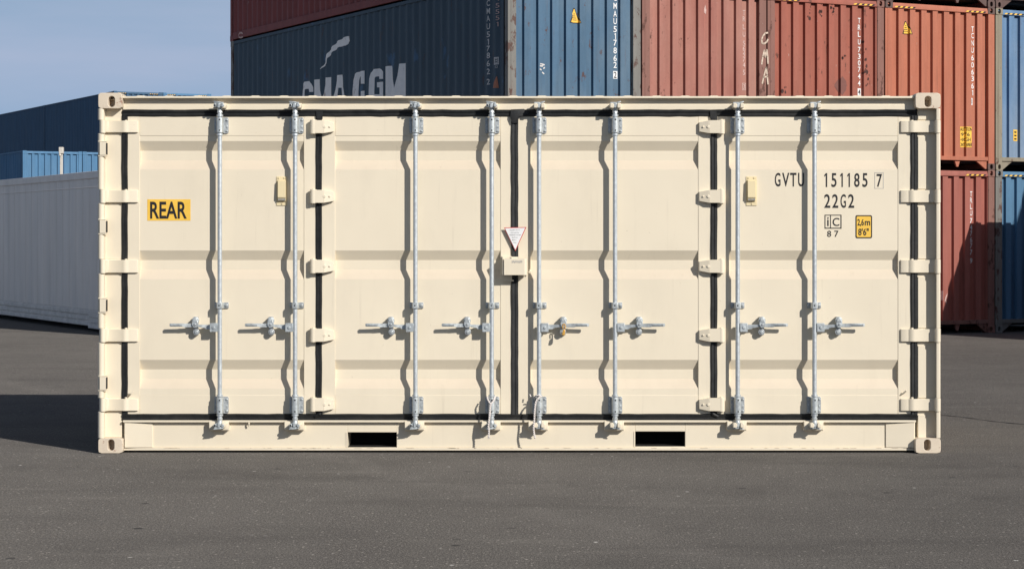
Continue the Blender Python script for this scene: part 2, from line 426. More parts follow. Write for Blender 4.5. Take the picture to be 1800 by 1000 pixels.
# left front post: folded plate with an outward lip
zt, zb = PZ(191), PZ(770)
HY = [(212.5, 233), (334.5, 356), (457, 479.5), (578.5, 600.5), (701, 722)]
def lip_left(): return [(PX(172.6, .03), .16), (PX(172.6, .03), .020), (PX(173.6), .006), (PX(176), .001), (PX(179.5), .003), (PX(182), .012), (PX(184, .04), .035), (PX(185.5, .08), FP), (PX(214.8, .08), FP), (PX(214.8, .1), .16)]
m = MB()
cuts = [zt] + [z for a, b in HY for z in (PZ(a - 1.5), PZ(b + 1.5))] + [zb]
for i in range(0, len(cuts), 2): m.prism(lip_left(), cuts[i + 1], cuts[i], 'z')
for a, b in HY:
    m.prism([(PX(174.5), .16), (PX(174.5), .03), (PX(185), FP + .001), (PX(214.8, .08), FP + .001), (PX(214.8, .1), .16)], PZ(b + 1.5), PZ(a - 1.5), 'z')
part(m, 'corner_post', 'cream', bevel=.002)
m = MB()
for i in range(0, len(cuts), 2):
    m.prism([(PX(1612.5, .08), .16), (PX(1612.5, .08), FP), (PX(1645, .08), FP), (PX(1645.5, .03), .012), (PX(1646), .003), (PX(1648), .0), (PX(1652), .001), (PX(1653.4), .008), (PX(1653.4, .03), .16)], cuts[i + 1], cuts[i], 'z')
for a, b in HY:
    m.prism([(PX(1612.5, .08), .16), (PX(1612.5, .08), FP + .001), (PX(1645, .08), FP + .001), (PX(1651.5), .03), (PX(1651.5), .16)], PZ(b + 1.5), PZ(a - 1.5), 'z')
for a, b in zip([191] + [h[1] + 2 for h in HY], [h[0] - 2 for h in HY] + [770]):           # doubler strip beside the gasket
    m.box(PX(1613.5, .08), PX(1628, .08), FP - .006, FP + .01, PZ(b, .08) , PZ(a + (5 if a > 200 else 12), .08))
part(m, 'corner_post', 'cream', bevel=.002)
# knuckles of the end doors' hinges on the left lip
for cy in (261.5, 398.5, 537, 673.5):
    m = MB().box(PX(175.5), PX(185.8), -.006, .06, PZ(cy + 11.5), PZ(cy - 11.5))
    m.box(PX(172.5), PX(186.5), -.002, .06, PZ(cy + 13.5), PZ(cy + 12.0)); m.box(PX(172.5), PX(186.5), -.002, .06, PZ(cy - 12.0), PZ(cy - 13.5))
    m.box(PX(186.0), PX(186.5), .004, .06, PZ(cy + 10), PZ(cy - 10), 1)
    part(m, 'hinge_knuckle', 'cream inside', bevel=.0025)
# top rail and roof
m = MB(); x0, x1 = PX(214.5, .05), PX(1611, .05)
m.box(x0, x1, FP, .20, PZ(195.5, FP), PZ(172, FP))
m.box(x0 - .004, x1 + .004, .026, .21, PZ(173.2, .03), PZ(169.6, .03))
m.box(x0, x1, FP - .004, FP + .02, PZ(194.5, FP), PZ(184, FP))
part(m, 'top_rail', 'cream', bevel=.003)
m = MB(); zr = PZ(169.6, .03) - .004; pr = [(xl + .03, zr - .02)]
px = 238
while px < 1600:
    for dx, dz in ((0, .004), (5, .010), (16, .010), (21, .004)): pr.append((PX(px + dx, .08), zr + dz))
    px += 50.3
pr.append((xr - .03, zr + .006)); pr.append((xr - .03, zr - .02))
m.prism(pr, .060, DEPTH - .03, 'y'); part(m, 'roof_panel', 'cream')
# bottom rail with two fork pockets
m = MB(); x0, x1 = PX(216, .05), PX(1610, .05)
pk = [(611, 697.5, 759.5, 786), (1116.5, 1204.5, 758, 784.5)]
zweb1, zweb0 = PZ(741, FP), PZ(786.5, FP)
segs = [x0] + [PX(q, FP) for p in pk for q in p[:2]] + [x1]
for i in range(0, len(segs), 2): m.box(segs[i], segs[i + 1], FP, FP + .02, zweb0, zweb1)
for a, b, c_, d_ in pk:
    m.box(PX(a, FP), PX(b, FP), FP, FP + .02, PZ(c_, FP), zweb1)
m.box(x0, x1, .045, .14, PZ(742.2, .045), PZ(738.6, .045))
m.box(x0, x1, FP - .016, .16, PZ(791.6, .06), zweb0)
m.box(x0, x1, .10, DEPTH - .1, PZ(786.5, FP), PZ(790.5, FP))
part(m, 'bottom_rail', 'cream', bevel=.0025)
for a, b, c_, d_ in pk:
    m = MB(); ax, bx, cz, dz = PX(a, FP), PX(b, FP), PZ(c_, FP), PZ(d_, FP)
    m.box(ax - .012, ax, FP + .001, .4, dz, cz + .012, 0); m.box(bx, bx + .012, FP + .001, .4, dz, cz + .012, 0)
    m.box(ax, bx, FP + .021, .4, cz, cz + .012, 0); m.box(ax - .012, bx + .012, .4, 2.2, dz - .01, cz + .012, 1)
    m.box(ax, bx, FP + .022, 2.1, dz - .004, dz + .002, 1); m.box(bx - .002, bx, FP + .03, .4, dz, cz, 1)  # black sheets inside the pocket paint in its shade
    m.box(ax - .010, ax - .002, FP - .004, FP + .02, dz, cz, 0)
    m.box(ax, bx, FP - .002, FP + .02, dz - .012, dz, 0)
    part(m, 'fork_pocket', 'cream dark')
for a, b in ((219, 268), (1607.5, 1557)):                      # slanted stiffeners at the rail's ends
    m = MB().prism([(PX(a, .05), .05), (PX(b, .07), .070), (PX(b, .08), FP + .01), (PX(a, .08), FP + .01)], PZ(786.3, .06), PZ(743, .06), 'z')
    part(m, 'rail_stiffener', 'cream', bevel=.002)
m = MB(); rw = random.Random(4)                                # scuffed weld line along the sill
for i in range(46):
    px = 225 + rw.random() * 1370; w = rw.uniform(2, 16)
    if px > 1540: w *= 1.6
    z = PZ(786.6 + rw.uniform(-.3, .6), FP)
    m.add([(PX(px), FP - .0185, z - .0012), (PX(px + w), FP - .0185, z - .0012), (PX(px + w * .8), FP - .0185, z + .0012), (PX(px + w * .2), FP - .0185, z + .0016)], [(0, 1, 2, 3)])
part(m, 'scuff', 'creamworn')['kind'] = 'stuff'
# closed rear, ends, floor
def wave(u0, u1, pitch, outer, slope, depth, lead=.02):
    """corrugation: list of (u, depth) fold points"""
    n = max(1, int(round((u1 - u0 - lead) / pitch))); p = (u1 - u0 - lead * 2) / n
    inner = p - outer - 2 * slope; pts = [(u0, 0)]; u = u0 + lead
    for i in range(n):
        pts += [(u + outer / 2, 0), (u + outer / 2 + slope, depth), (u + outer / 2 + slope + inner, depth), (u + outer / 2 + 2 * slope + inner, 0)]
        u += p
    pts.append((u1, 0)); return pts
def wave_at(u0, u1, first, pitch, outer, slope, depth):
    """the same with the left-facing folds centred at first + k * pitch"""
    raw = []
    for k in range(-2, 14):
        g = first + k * pitch
        raw += [(g - slope / 2, depth), (g + slope / 2, 0), (g + slope / 2 + outer, 0), (g + slope * 1.5 + outer, depth)]
    f = dep_of(raw); return [(u0, f(u0))] + [p for p in raw if u0 < p[0] < u1] + [(u1, f(u1))]
def dep_of(pts):
    def f(u):
        for (a, da), (b, db) in zip(pts, pts[1:]):
            if a <= u <= b: return da + (db - da) * (u - a) / max(b - a, 1e-9)
        return 0
    return f
m = MB()
w = wave(.16, DEPTH - .16, .278, .072, .068, .036)
for X, sg in ((xl + .03, 1), (xr - .03, -1)):
    m = MB(); m.strip([(X + sg * d, u) for u, d in w], .03, TOP - .06, 'z'); part(m, 'end_wall')
m = MB(); w = wave(xl + .15, xr - .15, .278, .072, .068, .036)
m.strip([(u, DEPTH - .03 - d) for u, d in w], .03, TOP - .06, 'z'); m.box(xl + .15, xr - .15, DEPTH - .08, DEPTH - .012, .02, .17); m.box(xl + .15, xr - .15, DEPTH - .08, DEPTH - .012, TOP - .07, TOP - .01)
part(m, 'rear_wall')
m = MB().box(xl + .05, xr - .05, .2, DEPTH - .05, PZ(755), PZ(745)); part(m, 'floor', 'ply')

# gaskets
RG = random.Random(11)
GP = [(-.54, .100), (-.54, .074), (-.40, .067), (-.12, .0655), (-.03, .0685), (.08, .064), (.40, .062), (.54, .072), (.54, .100)]
def gasket(p0, p1, w, horiz, name='door_gasket', flip=1):
    m = MB(); n = max(2, int(abs(p1 - p0) / 18)); k = len(GP); w *= (D0 + .07) / F; o0 = len(m.v)
    a, b = p0, p1
    for i in range(n + 1):
        t_ = i / n; u = a + (b - a) * t_
        j = RG.uniform(-.0016, .0016); jy = RG.uniform(-.0018, .0018)
        for q, y in GP:
            y2 = y + (jy if y < .09 else 0)
            m.v.append((PX(u, .07), y2, horiz + flip * q * w + j) if name == 'h' else (horiz + flip * q * w + j, y2, PZ(u, .07)))
    for i in range(n):
        for q in range(k - 1):
            m.f.append([i * k + q, i * k + q + 1, (i + 1) * k + q + 1, (i + 1) * k + q]); m.mi.append(0)
    return m
mm = gasket(216, 1611.5, 11.5, PZ(199, .07), 'h', 1); part(mm, 'door_gasket', 'rubber')
mm = gasket(215, 1611.5, 11, PZ(733, .07), 'h', 1); part(mm, 'door_gasket', 'rubber')
GV = (219, 560.3, 904.8, 1255.3, 1607)
for g, wd in zip(GV, (10, 10.5, 11.5, 10.5, 11)):
    mm = gasket(204, 728, wd, PX(g, .07), 'v', -1 if g > 900 else 1)
    if g == GV[2]:                                            # torn fabric-like flap at the head of the middle seal
        Y = .052
        mm.add([(PX(898), Y, PZ(192)), (PX(921), Y + .004, PZ(191)), (PX(930), Y + .008, PZ(197)), (PX(922), Y, PZ(203)), (PX(912), Y - .006, PZ(204.5)), (PX(910.5), Y, PZ(216)), (PX(900.5), Y, PZ(216)), (PX(897), Y - .003, PZ(205)),
                (PX(898), .09, PZ(192)), (PX(921), .09, PZ(191)), (PX(930), .09, PZ(197)), (PX(922), .09, PZ(203)), (PX(912), .09, PZ(204.5)), (PX(910.5), .09, PZ(216)), (PX(900.5), .09, PZ(216)), (PX(897), .09, PZ(205)), (PX(906), Y - .012, PZ(200))],
               [(0, 1, 16), (1, 2, 16), (2, 3, 16), (3, 4, 16), (4, 5, 16), (5, 6, 16), (6, 7, 16), (7, 0, 16)] + [(i, (i + 1) % 8, 8 + (i + 1) % 8, 8 + i) for i in range(8)])
    else:
        d_ = 1 if g < 900 else -1
        if g in GV[1:4:2]:
            mm.add([(PX(g - 6), .055, PZ(194)), (PX(g + 6), .058, PZ(195)), (PX(g + 5), .06, PZ(209)), (PX(g - 5), .058, PZ(208)), (PX(g - 6), .09, PZ(194)), (PX(g + 6), .09, PZ(195)), (PX(g + 5), .09, PZ(209)), (PX(g - 5), .09, PZ(208))],
                   [(0, 1, 2, 3), (0, 1, 5, 4), (1, 2, 6, 5), (2, 3, 7, 6), (3, 0, 4, 7)])
            mm.tube([(PX(g - d_ * 8), .065, PZ(733)), (PX(g), .058, PZ(729)), (PX(g + d_ * 3), .066, PZ(721))], [.012, .014, .016], 8)
    part(mm, 'door_gasket', 'rubber')

# doors
LEAF = [(223.5, 245.5, 534.5, 555.5), (565.2, 589, 880, 899.5), (910.2, 932.5, 1227.5, 1250.5), (1260.2, 1281.5, 1578.5, 1602)]
RID = [(248.3, 265, 282, 298.5), (440.3, 457.3, 474.3, 491), (632.3, 649.5, 666.5, 683)]
DEEP = .038
doors = []
for a, b, c_, d_ in LEAF:
    m = MB(); prof = [(FP, PZ(204, FP))]
    for r0, r1, r2, r3 in RID: prof += [(FP, PZ(r0, FP)), (FP + DEEP, PZ(r1, FP)), (FP + DEEP, PZ(r2, FP)), (FP, PZ(r3, FP))]
    prof.append((FP, PZ(729, FP)))
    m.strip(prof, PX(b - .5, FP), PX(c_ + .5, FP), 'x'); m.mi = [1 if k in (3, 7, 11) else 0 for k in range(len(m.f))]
    for p, q in ((a, b), (c_, d_)): m.box(PX(p, FP), PX(q, FP), FP - .0035, FP + .06, PZ(728.8, FP), PZ(204.2, FP))
    m.box(PX(b + .4, FP), PX(c_ - .4, FP), FP - .0030, FP + .02, PZ(239, FP), PZ(204.2, FP)); m.box(PX(b + .4, FP), PX(c_ - .4, FP), FP - .0018, FP + .02, PZ(728.8, FP), PZ(694.5, FP))
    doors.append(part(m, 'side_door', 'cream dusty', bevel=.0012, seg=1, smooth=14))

# hinges: straps on the outer posts, butt hinges between the leaves
for hi, (a, b) in enumerate(HY):
    for side in (0, 1):
        m = MB()
        if side == 0:
            pl = [(174.5, .012), (176, .002), (180, -.002), (184, .006), (187, .030), (190, .054), (212, .054), (216, .046), (220, .044), (224, .052), (228, .058), (240, .058), (242.8, .064), (242.8, .085), (174.5, .085)]
        else:
            pl = [(1583, .085), (1583, .064), (1585.5, .058), (1597, .058), (1600, .050), (1604, .043), (1608, .043), (1613, .050), (1640, .050), (1643, .046), (1644, .022), (1646.5, .003), (1650, -.002), (1653.2, .006), (1653.6, .085)]
        m.prism([(PX(p, y), y) for p, y in pl], PZ(b, .05), PZ(a, .05), 'z')
        s_ = 1 if side == 0 else -1; ex = 180 if side == 0 else 1649
        m.tube([(PX(ex), .012, PZ(b + 1.2)), (PX(ex), .012, PZ(a - 1.2))], .020, 14)
        m.tube([(PX(219 if side == 0 else 1606), .058, PZ(a + 1)), (PX(219 if side == 0 else 1606), .058, PZ(a - 2))], .010, 10)
        part(m, 'strap_hinge', 'cream', doors[0 if side == 0 else 3], bevel=.0025)
    for s_, gx, dr in ((1, 560.3, 1), (-1, 1255.3, 2)):
        m = MB(); cy = (a + b) / 2; bx = gx - s_ * 9.5 if s_ > 0 else gx + 13
        h = 12.3
        m.tube([(PX(bx, .04), .045, PZ(cy + h)), (PX(bx, .04), .045, PZ(cy - h))], .024, 16)
        m.tube([(PX(bx, .04), .045, PZ(cy + h + 1.6)), (PX(bx, .04), .045, PZ(cy - h - 1.2))], .011, 12)
        q = 1 if s_ > 0 else -1
        # tapered leaf over the seal
        xa, xb, xc = bx - q * 2, gx + q * 9, gx + q * 26
        y0_, y1_ = .022, .050
        for (p, hp, yp), (r, hr, yr) in (((xa, 11.4, y0_), (xb, 11.4, y0_ + .006)), ((xb, 11.4, y0_ + .006), (xc, 8.2, y1_))):
            m.add([(PX(p, .04), yp, PZ(cy + hp)), (PX(r, .04), yr, PZ(cy + hr)), (PX(r, .04), yr, PZ(cy - hr)), (PX(p, .04), yp, PZ(cy - hp)),
                   (PX(p, .04), FP, PZ(cy + hp)), (PX(r, .04), FP, PZ(cy + hr)), (PX(r, .04), FP, PZ(cy - hr)), (PX(p, .04), FP, PZ(cy - hp))],
                  [(0, 1, 2, 3), (0, 1, 5, 4), (2, 3, 7, 6), (1, 2, 6, 5), (0, 3, 7, 4)])
        m.box(PX(bx - q * 5, .04), PX(bx - q * 1, .04), .035, FP, PZ(cy + 11), PZ(cy - 11))
        m.disc(PX(gx + q * 10, .04), y0_ + .006 - .002, PZ(cy), .011, .012, 12)
        m.disc(PX(gx + q * 19, .04), .034, PZ(cy), .007, .012, 12)
        part(m, 'butt_hinge', 'cream', doors[dr], bevel=.002)

# locking gear
RODS = [386.4, 518.8, 730.2, 864.3, 947.6, 1081.2, 1296.8, 1431.8]
RY = .008
for i, rx in enumerate(RODS):
    door = doors[i // 2]; X = PX(rx, RY); s_ = -1 if i < 4 else 1
    m = MB().tube([(X, RY, PZ(747, RY)), (X, RY, PZ(186, RY))], .0165, 20)
    for py in (203.5, 237.2, 695.2, 729): m.tube([(X, RY, PZ(py + 1.6, RY)), (X, RY, PZ(py - 1.6, RY))], .0235, 20)
    for py in (196, 737): m.tube([(X, RY, PZ(py + 2.5, RY)), (X, RY, PZ(py - 2.5, RY))], [.0165, .021] if py > 500 else [.021, .0165], 20)
    part(m, 'locking_rod', 'tubezinc', door)
    for t0, t1 in ((206.5, 235), (697, 727)):
        m = MB(); cz = (PZ(t0, .05) + PZ(t1, .05)) / 2; hh = (PZ(t0, .05) - PZ(t1, .05)) / 2; hw = .051; cX = X + .004
        pl = []
        for cx_, cz_, a0 in ((hw - .012, hh - .012, 0), (-hw + .012, hh - .012, 90), (-hw + .012, -hh + .012, 180), (hw - .012, -hh + .012, 270)):
            for k in range(4): an = R(a0 + k * 30); pl.append((cX + cx_ + .012 * math.cos(an), cz + cz_ + .012 * math.sin(an)))
        m.prism(pl, .066, FP + .003, 'y', 1)
        # raised sleeve
        m.prism([(X - .023, .066), (X - .023, .002), (X - .018, -.012), (X - .008, -.018), (X + .008, -.018), (X + .018, -.012), (X + .023, .002), (X + .023, .066)], cz - hh * .92, cz + hh * .92, 'z', 0)
        for q in (-1, 1):
            for w in (-1, 1):
                m.disc(cX + q * .039, .058, cz + w * hh * .68, .0085, .009, 6, 0); m.disc(cX + q * .039, .054, cz + w * hh * .68, .0045, .006, 10, 1)
            m.disc(X + .001, -.0195, cz + q * hh * .66, .0058, .004, 10, 2)
        m.box(cX + .034, cX + .044, .061, .067, cz - .016, cz + .002, 0); m.box(cX - .044, cX - .036, .061, .067, cz - .004, cz + .012, 0)
        part(m, 'guide_bracket', 'zinc zincd dark', door, bevel=.0022)
    m = MB(); cz = PZ(536.6, .05); hh = .021
    m.box(X - .044, X + .055, .066, FP + .003, cz - hh, cz + hh, 1)
    m.prism([(X - .024, .066), (X - .024, .0), (X - .016, -.017), (X + .016, -.017), (X + .024, .0), (X + .024, .066)], cz - hh, cz + hh, 'z', 0)
    for q in (-.035, .041): m.disc(X + q, .056, cz, .0115, .011, 6, 0); m.disc(X + q, .052, cz, .006, .006, 10, 1)
    m.disc(X - .003, -.0185, cz, .0058, .004, 10, 2)
    part(m, 'rod_bracket', 'zinc zincd dark', door, bevel=.002)
    # cams at both ends and their painted keepers on the frame
    for top, cy in ((1, 186.5), (0, 746.5)):
        m = MB(); cz = PZ(cy, .0); u = 1 if top else -1
        m.tube([(X, RY, cz - u * .032), (X, RY, cz - u * .012)], [.0175, .021], 16)
        m.box(X - .024, X + .020, -.022, .03, cz - u * .014, cz + u * .006)
        m.box(X - .036, X + .030, -.030, .02, cz + u * .012, cz + u * .026)
        m.prism([(X - .012, cz - .014), (X + .004, cz - .016), (X + .012, cz + .002), (X + .006, cz + .020), (X - .010, cz + .018)], -.036, .0, 'y')
        for q in (-.030, .026): m.tube([(X + q, -.036, cz + u * .002), (X + q, .03, cz + u * .002)], .0115, 12)
        m.disc(X + s_ * .030, -.038, cz + u * .002, .0075, .004, 10, 1)
        m.tube([(X + .012, -.030, cz + u * .024), (X + s_ * .040, -.030, cz + u * .029)], .005, 8)
        part(m, 'cam', 'zinc dark', door, bevel=.003)
        m = MB(); sx = -s_                                  # painted lump beside the cam
        for q in ((sx,) if s_ < 0 else (-1, 1)):
            xq = X + q * (.030 if s_ < 0 else .026)
            m.prism([(xq - .013, cz - .016), (xq + .013, cz - .018), (xq + .017, cz + .004), (xq + .010, cz + .018), (xq - .012, cz + .016)], -.030 if s_ < 0 else -.044, FP + .01, 'y')
        if not top:
            zb_ = PZ(756.8, .03); zt_ = PZ(740, .03); hx0, hx1 = PX(rx - 19, .03), PX(rx + 15.5, .03)
            m.prism([(.024, zt_), (.022, zt_ - .010), (.022, zb_ + .010), (.030, zb_), (FP + .004, zb_), (FP + .004, zt_)], hx0, hx1, 'x')
        else:
            m.box(X - .026, X + .044, .036, FP + .01, cz - .026, cz + .022)
        part(m, 'cam_keeper', 'cream', root, bevel=.004)
    # handle and its catch
    HYY = .022; cz = PZ(575.3, HYY)
    def hx(d): return PX(rx + s_ * d, HYY)
    m = MB()
    m.box(hx(3.2), hx(16.6), -.012, .034, PZ(583, HYY), PZ(567.6, HYY))
    m.tube([(hx(10), -.018, cz), (hx(10), .03, cz)], .010, 12)
    secs = [(15.5, 575, 4.3, -.006, .016), (24.5, 574.6, 4.0, -.006, .015), (26, 573.6, 3.0, -.012, .010), (38, 572.4, 2.2, -.018, .008), (52, 571.9, 3.3, -.018, .008), (62, 571.8, 3.4, -.022, .009), (64, 571.2, 2.9, -.026, .009), (86.5, 571.0, 2.7, -.030, .009), (87.8, 571.0, 1.8, -.030, .006)]
    vs = []; fs = []
    for d, py, h, y, t_ in secs:
        z = PZ(py, HYY); hh = h * .0041
        y += .040; t_ *= .72
        vs += [(hx(d), y - t_, z - hh), (hx(d), y - t_, z + hh), (hx(d), y + t_, z + hh), (hx(d), y + t_, z - hh)]
    for k in range(len(secs) - 1):
        for q in range(4): fs.append((k * 4 + q, k * 4 + (q + 1) % 4, k * 4 + 4 + (q + 1) % 4, k * 4 + 4 + q))
    fs += [(0, 1, 2, 3), tuple(len(vs) - 4 + q for q in range(4))]
    m.add(vs, fs)
    for k in range(9): m.box(hx(66 + k * 2.2), hx(66.9 + k * 2.2), -.0005 - .0003 * k, .006, PZ(572.4, HYY), PZ(569.8, HYY))
    part(m, 'door_handle', 'zinc', door, bevel=.0025)
    m = MB(); c0 = 43
    m.disc(hx(c0 - 1),   .030, PZ(583.5, .02), .0235, .018, 18, 1); m.disc(hx(c0 - 1),   .024, PZ(583.5, .02), .014, .012, 6, 0)
    m.disc(hx(c0),   .024, PZ(563.5, .02), .0255, .020, 18, 0, 1.12); m.disc(hx(c0),   .016, PZ(561.5, .02), .014, .012, 12, 0)
    m.box(hx(c0) - .016, hx(c0) + .016,   .044, FP + .003, PZ(589, .02), PZ(557, .02), 1)
    m.prism([(hx(c0) - .024, PZ(570, 0)), (hx(c0) - .012, PZ(576, 0)), (hx(c0) + .014, PZ(576, 0)), (hx(c0) + .024, PZ(570, 0)), (hx(c0) + .018, PZ(563, 0)), (hx(c0) - .018, PZ(563, 0))],   .004, .016, 'y', 0)
    m.disc(hx(c0),   -.002, PZ(570.5, 0), .010, .010, 6, 1)
    m.box(hx(c0) - .016, hx(c0) + .016,   .002, .03, PZ(566, 0), PZ(561, 0), 0)
    part(m, 'handle_catch', 'zinc zincd', door, bevel=.003)

# vents
for vx, vy, dr in ((495, 336, 0), (1321, 336, 3)):
    m = MB(); m.box(PX(vx - 9.2, .07), PX(vx + 9.4, .07), .074, FP + .003, PZ(vy + 25.5, .07), PZ(vy - 25.5, .07))
    xa, xb = PX(vx - 6.6, .05), PX(vx + 7, .05)
    m.prism([(.075, PZ(vy - 20, .06)), (.046, PZ(vy - 17.5, .05)), (.040, PZ(vy + 11, .05)), (.066, PZ(vy + 18.5, .06)), (.075, PZ(vy + 18.5, .06))], xa, xb, 'x')
    for k in range(6): m.box(xa + .003 + k * .009, xa + .008 + k * .009, .049, .062, PZ(vy + 16.5, .05), PZ(vy + 12.5, .05), 1)
    for q, w in ((-5, -23), (5, -23), (1, 22.3)): m.disc(PX(vx + q, .07), .068, PZ(vy + w, .07), .0055, .008, 8, 0); m.disc(PX(vx + q - 1.0, .07), .0725, PZ(vy + w + 1.0, .07), .004, .0025, 8, 1)
    part(m, 'vent', 'vent grey', doors[dr], bevel=.003)

# lock box over the middle seal
m = MB(); m.box(PX(882.6, .04), PX(900, .04), .064, FP + .004, PZ(492, .06), PZ(450.5, .06))
m.box(PX(883.2), PX(885.2), -.020, .07, PZ(483.5), PZ(452))
m.prism([(PX(886), -.032), (PX(922), -.032), (PX(926), -.020), (PX(926.5), .05), (PX(886), .05)], PZ(483.3), PZ(454.5), 'z')
m.box(PX(899), PX(911), .02, .06, PZ(456), PZ(451.5)); m.tube([(PX(928), .05, PZ(478)), (PX(931), .04, PZ(480)), (PX(932), .05, PZ(474))], .004, 8)
m.box(PX(884), PX(903), .040, FP, PZ(494.5, .05), PZ(492, .05))
for k in range(9): 
    q = random.Random(k).random(); m.box(PX(900 + k * 2.1), PX(901 + k * 2.1), -.0345, -.03, PZ(461 + q * 1.5), PZ(457.5 + q), 1)
part(m, 'lock_box', 'cream grey', doors[1], bevel=.003)
# small hooks left on the doors
m = MB().tube([(PX(224, .07), .07, PZ(697)), (PX(227, .05), .045, PZ(692.5)), (PX(231, .04), .035, PZ(692.5)), (PX(235, .04), .04, PZ(688))], .0055, 8); part(m, 'hook', 'cream', doors[0])
m = MB().tube([(PX(1582, .08), .078, PZ(696)), (PX(1588, .06), .055, PZ(692)), (PX(1593, .05), .04, PZ(687))], .006, 8); part(m, 'hook', 'cream', doors[3])
m = MB().tube([(PX(437.5, .07), .06, PZ(741)), (PX(437.8, .05), .046, PZ(745)), (PX(437.5, .06), .055, PZ(750))], .0055, 8); part(m, 'hook', 'cream')

# lettering, labels
TY = FP - .0018
def rect(mb, a, b, c_, d_, y, mi=0): mb.box(PX(a, FP), PX(b, FP), y, FP + .002 if y < FP else y + .002, PZ(d_, FP), PZ(c_, FP), mi)
def letters(mb, s, a, b, c_, d_, y=TY, mi=0, bold=.012, sp=1.0): text_on(mb, s, PX(a, FP), PX(b, FP), PZ(d_, FP), PZ(c_, FP), y, mi, bold, sp)
m = MB(); rect(m, 259, 335, 350.5, 388, FP - .0015, 0); letters(m, 'REAR', 264, 328.5, 354.5, 384.5, FP - .003, 1, .020); part(m, 'rear_label', 'orange ink', doors[0])
m = MB()
for ch, a, b in (('G', 1362, 1372), ('V', 1375, 1387.5), ('T', 1389, 1400), ('U', 1403, 1413.5)): letters(m, ch, a, b, 304, 328)
part(m, 'owner_code', 'ink', doors[3])
m = MB()
for ch, a, b in (('1', 1449, 1454), ('5', 1461.5, 1470.5), ('1', 1477, 1481.5), ('1', 1489.5, 1494), ('8', 1501.5, 1511), ('5', 1516, 1525)): letters(m, ch, a, b, 304.5, 329)
letters(m, '7', 1541, 1550.5, 306, 329)
for a, b, c_, d_ in ((1537.5, 1538.2, 303.5, 331.5), (1552.4, 1553.1, 303.5, 331.5), (1537.5, 1553.1, 303.3, 304), (1537.5, 1553.1, 331, 331.6)): rect(m, a, b, c_, d_, TY, 1)
part(m, 'serial_number', 'ink grey', doors[3])
m = MB()
for ch, a, b in (('2', 1449, 1459.5), ('2', 1463, 1473.5), ('G', 1477.5, 1487), ('2', 1491, 1501.5)): letters(m, ch, a, b, 341.5, 365.5)
part(m, 'size_code', 'ink', doors[3])
m = MB()
for a, b, c_, d_ in ((1449.5, 1451, 378, 402), (1477.5, 1479.2, 378, 402), (1449.5, 1479.2, 377.6, 379), (1449.5, 1479.2, 400.3, 402), (1459.3, 1460.6, 378, 402)): rect(m, a, b, c_, d_, TY, 0)
letters(m, 'i', 1454, 1456.8, 382, 397.5, bold=.01); letters(m, 'C', 1463.5, 1475.5, 383, 397.5, bold=.01); letters(m, '8', 1454, 1461, 405.5, 416.5); letters(m, '7', 1466.5, 1474, 405.5, 416.5)
part(m, 'approval_mark', 'ink', doors[3])
m = MB()
def rr(a, b, c_, d_, r): 
    pl = []
    for cx_, cy_, a0 in ((b - r, c_ + r, 0), (a + r, c_ + r, 90), (a + r, d_ - r, 180), (b - r, d_ - r, 270)):
        for k in range(5): an = R(a0 + k * 22.5); pl.append((PX(cx_ + r * math.cos(an), FP), PZ(cy_ - r * math.sin(an), FP)))
    return pl
m.prism(rr(1503.7, 1533, 378.3, 419, 3), FP - .0012, FP + .002, 'y', 1); m.prism(rr(1505.8, 1530.9, 380.4, 416.9, 2.0), FP - .0024, FP + .002, 'y', 0)
letters(m, '2,6', 1507, 1518.5, 385, 398.5, FP - .0036, 2, .022); letters(m, 'm', 1520, 1529.5, 388.5, 396.5, FP - .0036, 2, .022)
letters(m, "8'6\"", 1508.5, 1527, 401.5, 414, FP - .0036, 2, .022)
part(m, 'height_label', 'orange ink ink', doors[3])
m = MB(); yl = .050
m.prism([(PX(886, .05), PZ(400.2)), (PX(925.3, .05), PZ(399.2)), (PX(906, .05), PZ(441.5))], yl, yl + .003, 'y', 1)
m.prism([(PX(887.8, .05), PZ(401.4)), (PX(923.2, .05), PZ(400.5)), (PX(905.8, .05), PZ(439.2))], yl - .002, yl + .002, 'y', 0)
rt = random.Random(5)
for a, b, c_ in ((896, 914, 404), (898, 912, 408.5), (895.5, 915.5, 412.5), (900, 910, 417), (900, 907.5, 421.5), (902, 908, 426)):
    x = a
    while x < b:
        w_ = rt.uniform(.8, 2.2); m.box(PX(x, .05), PX(min(b, x + w_), .05), yl - .0032, yl, PZ(c_ + rt.uniform(.6, 1.6)), PZ(c_ - rt.uniform(0, .6)), 2); x += w_ + rt.uniform(.3, .9)
part(m, 'warning_label', 'white redline grey', doors[2])

# padlock and cords: things of their own
lx = PX(991.0, -.02); r0 = empty('padlock', (lx, -.02, PZ(590, -.02)), 'small brass padlock hanging from the third right-hand door handle catch near the middle seal', 'padlock')
r0['label'] = 'small brass padlock hanging on the handle just right of the middle seal'
ORG[r0.name] = Vector(r0.location)
m = MB().prism([(lx - .012, PZ(589, -.02)), (lx + .006, PZ(589, -.02)), (lx + .009, PZ(587, -.02)), (lx + .011, PZ(579, -.02)), (lx - .005, PZ(579, -.02)), (lx - .014, PZ(587, -.02))], -.036, -.018, 'y'); m.build('lock_body', M['brass'], r0, .004)
m = MB().tube([(lx - .007, -.026, PZ(578, -.02)), (lx - .008, -.026, PZ(572, -.02)), (lx - .003, -.028, PZ(569.5, -.02)), (lx + .006, -.028, PZ(569.5, -.02)), (lx + .010, -.026, PZ(572, -.02)), (lx + .009, -.026, PZ(578, -.02))], .0042, 10); m.build('shackle', M['brass'], r0)

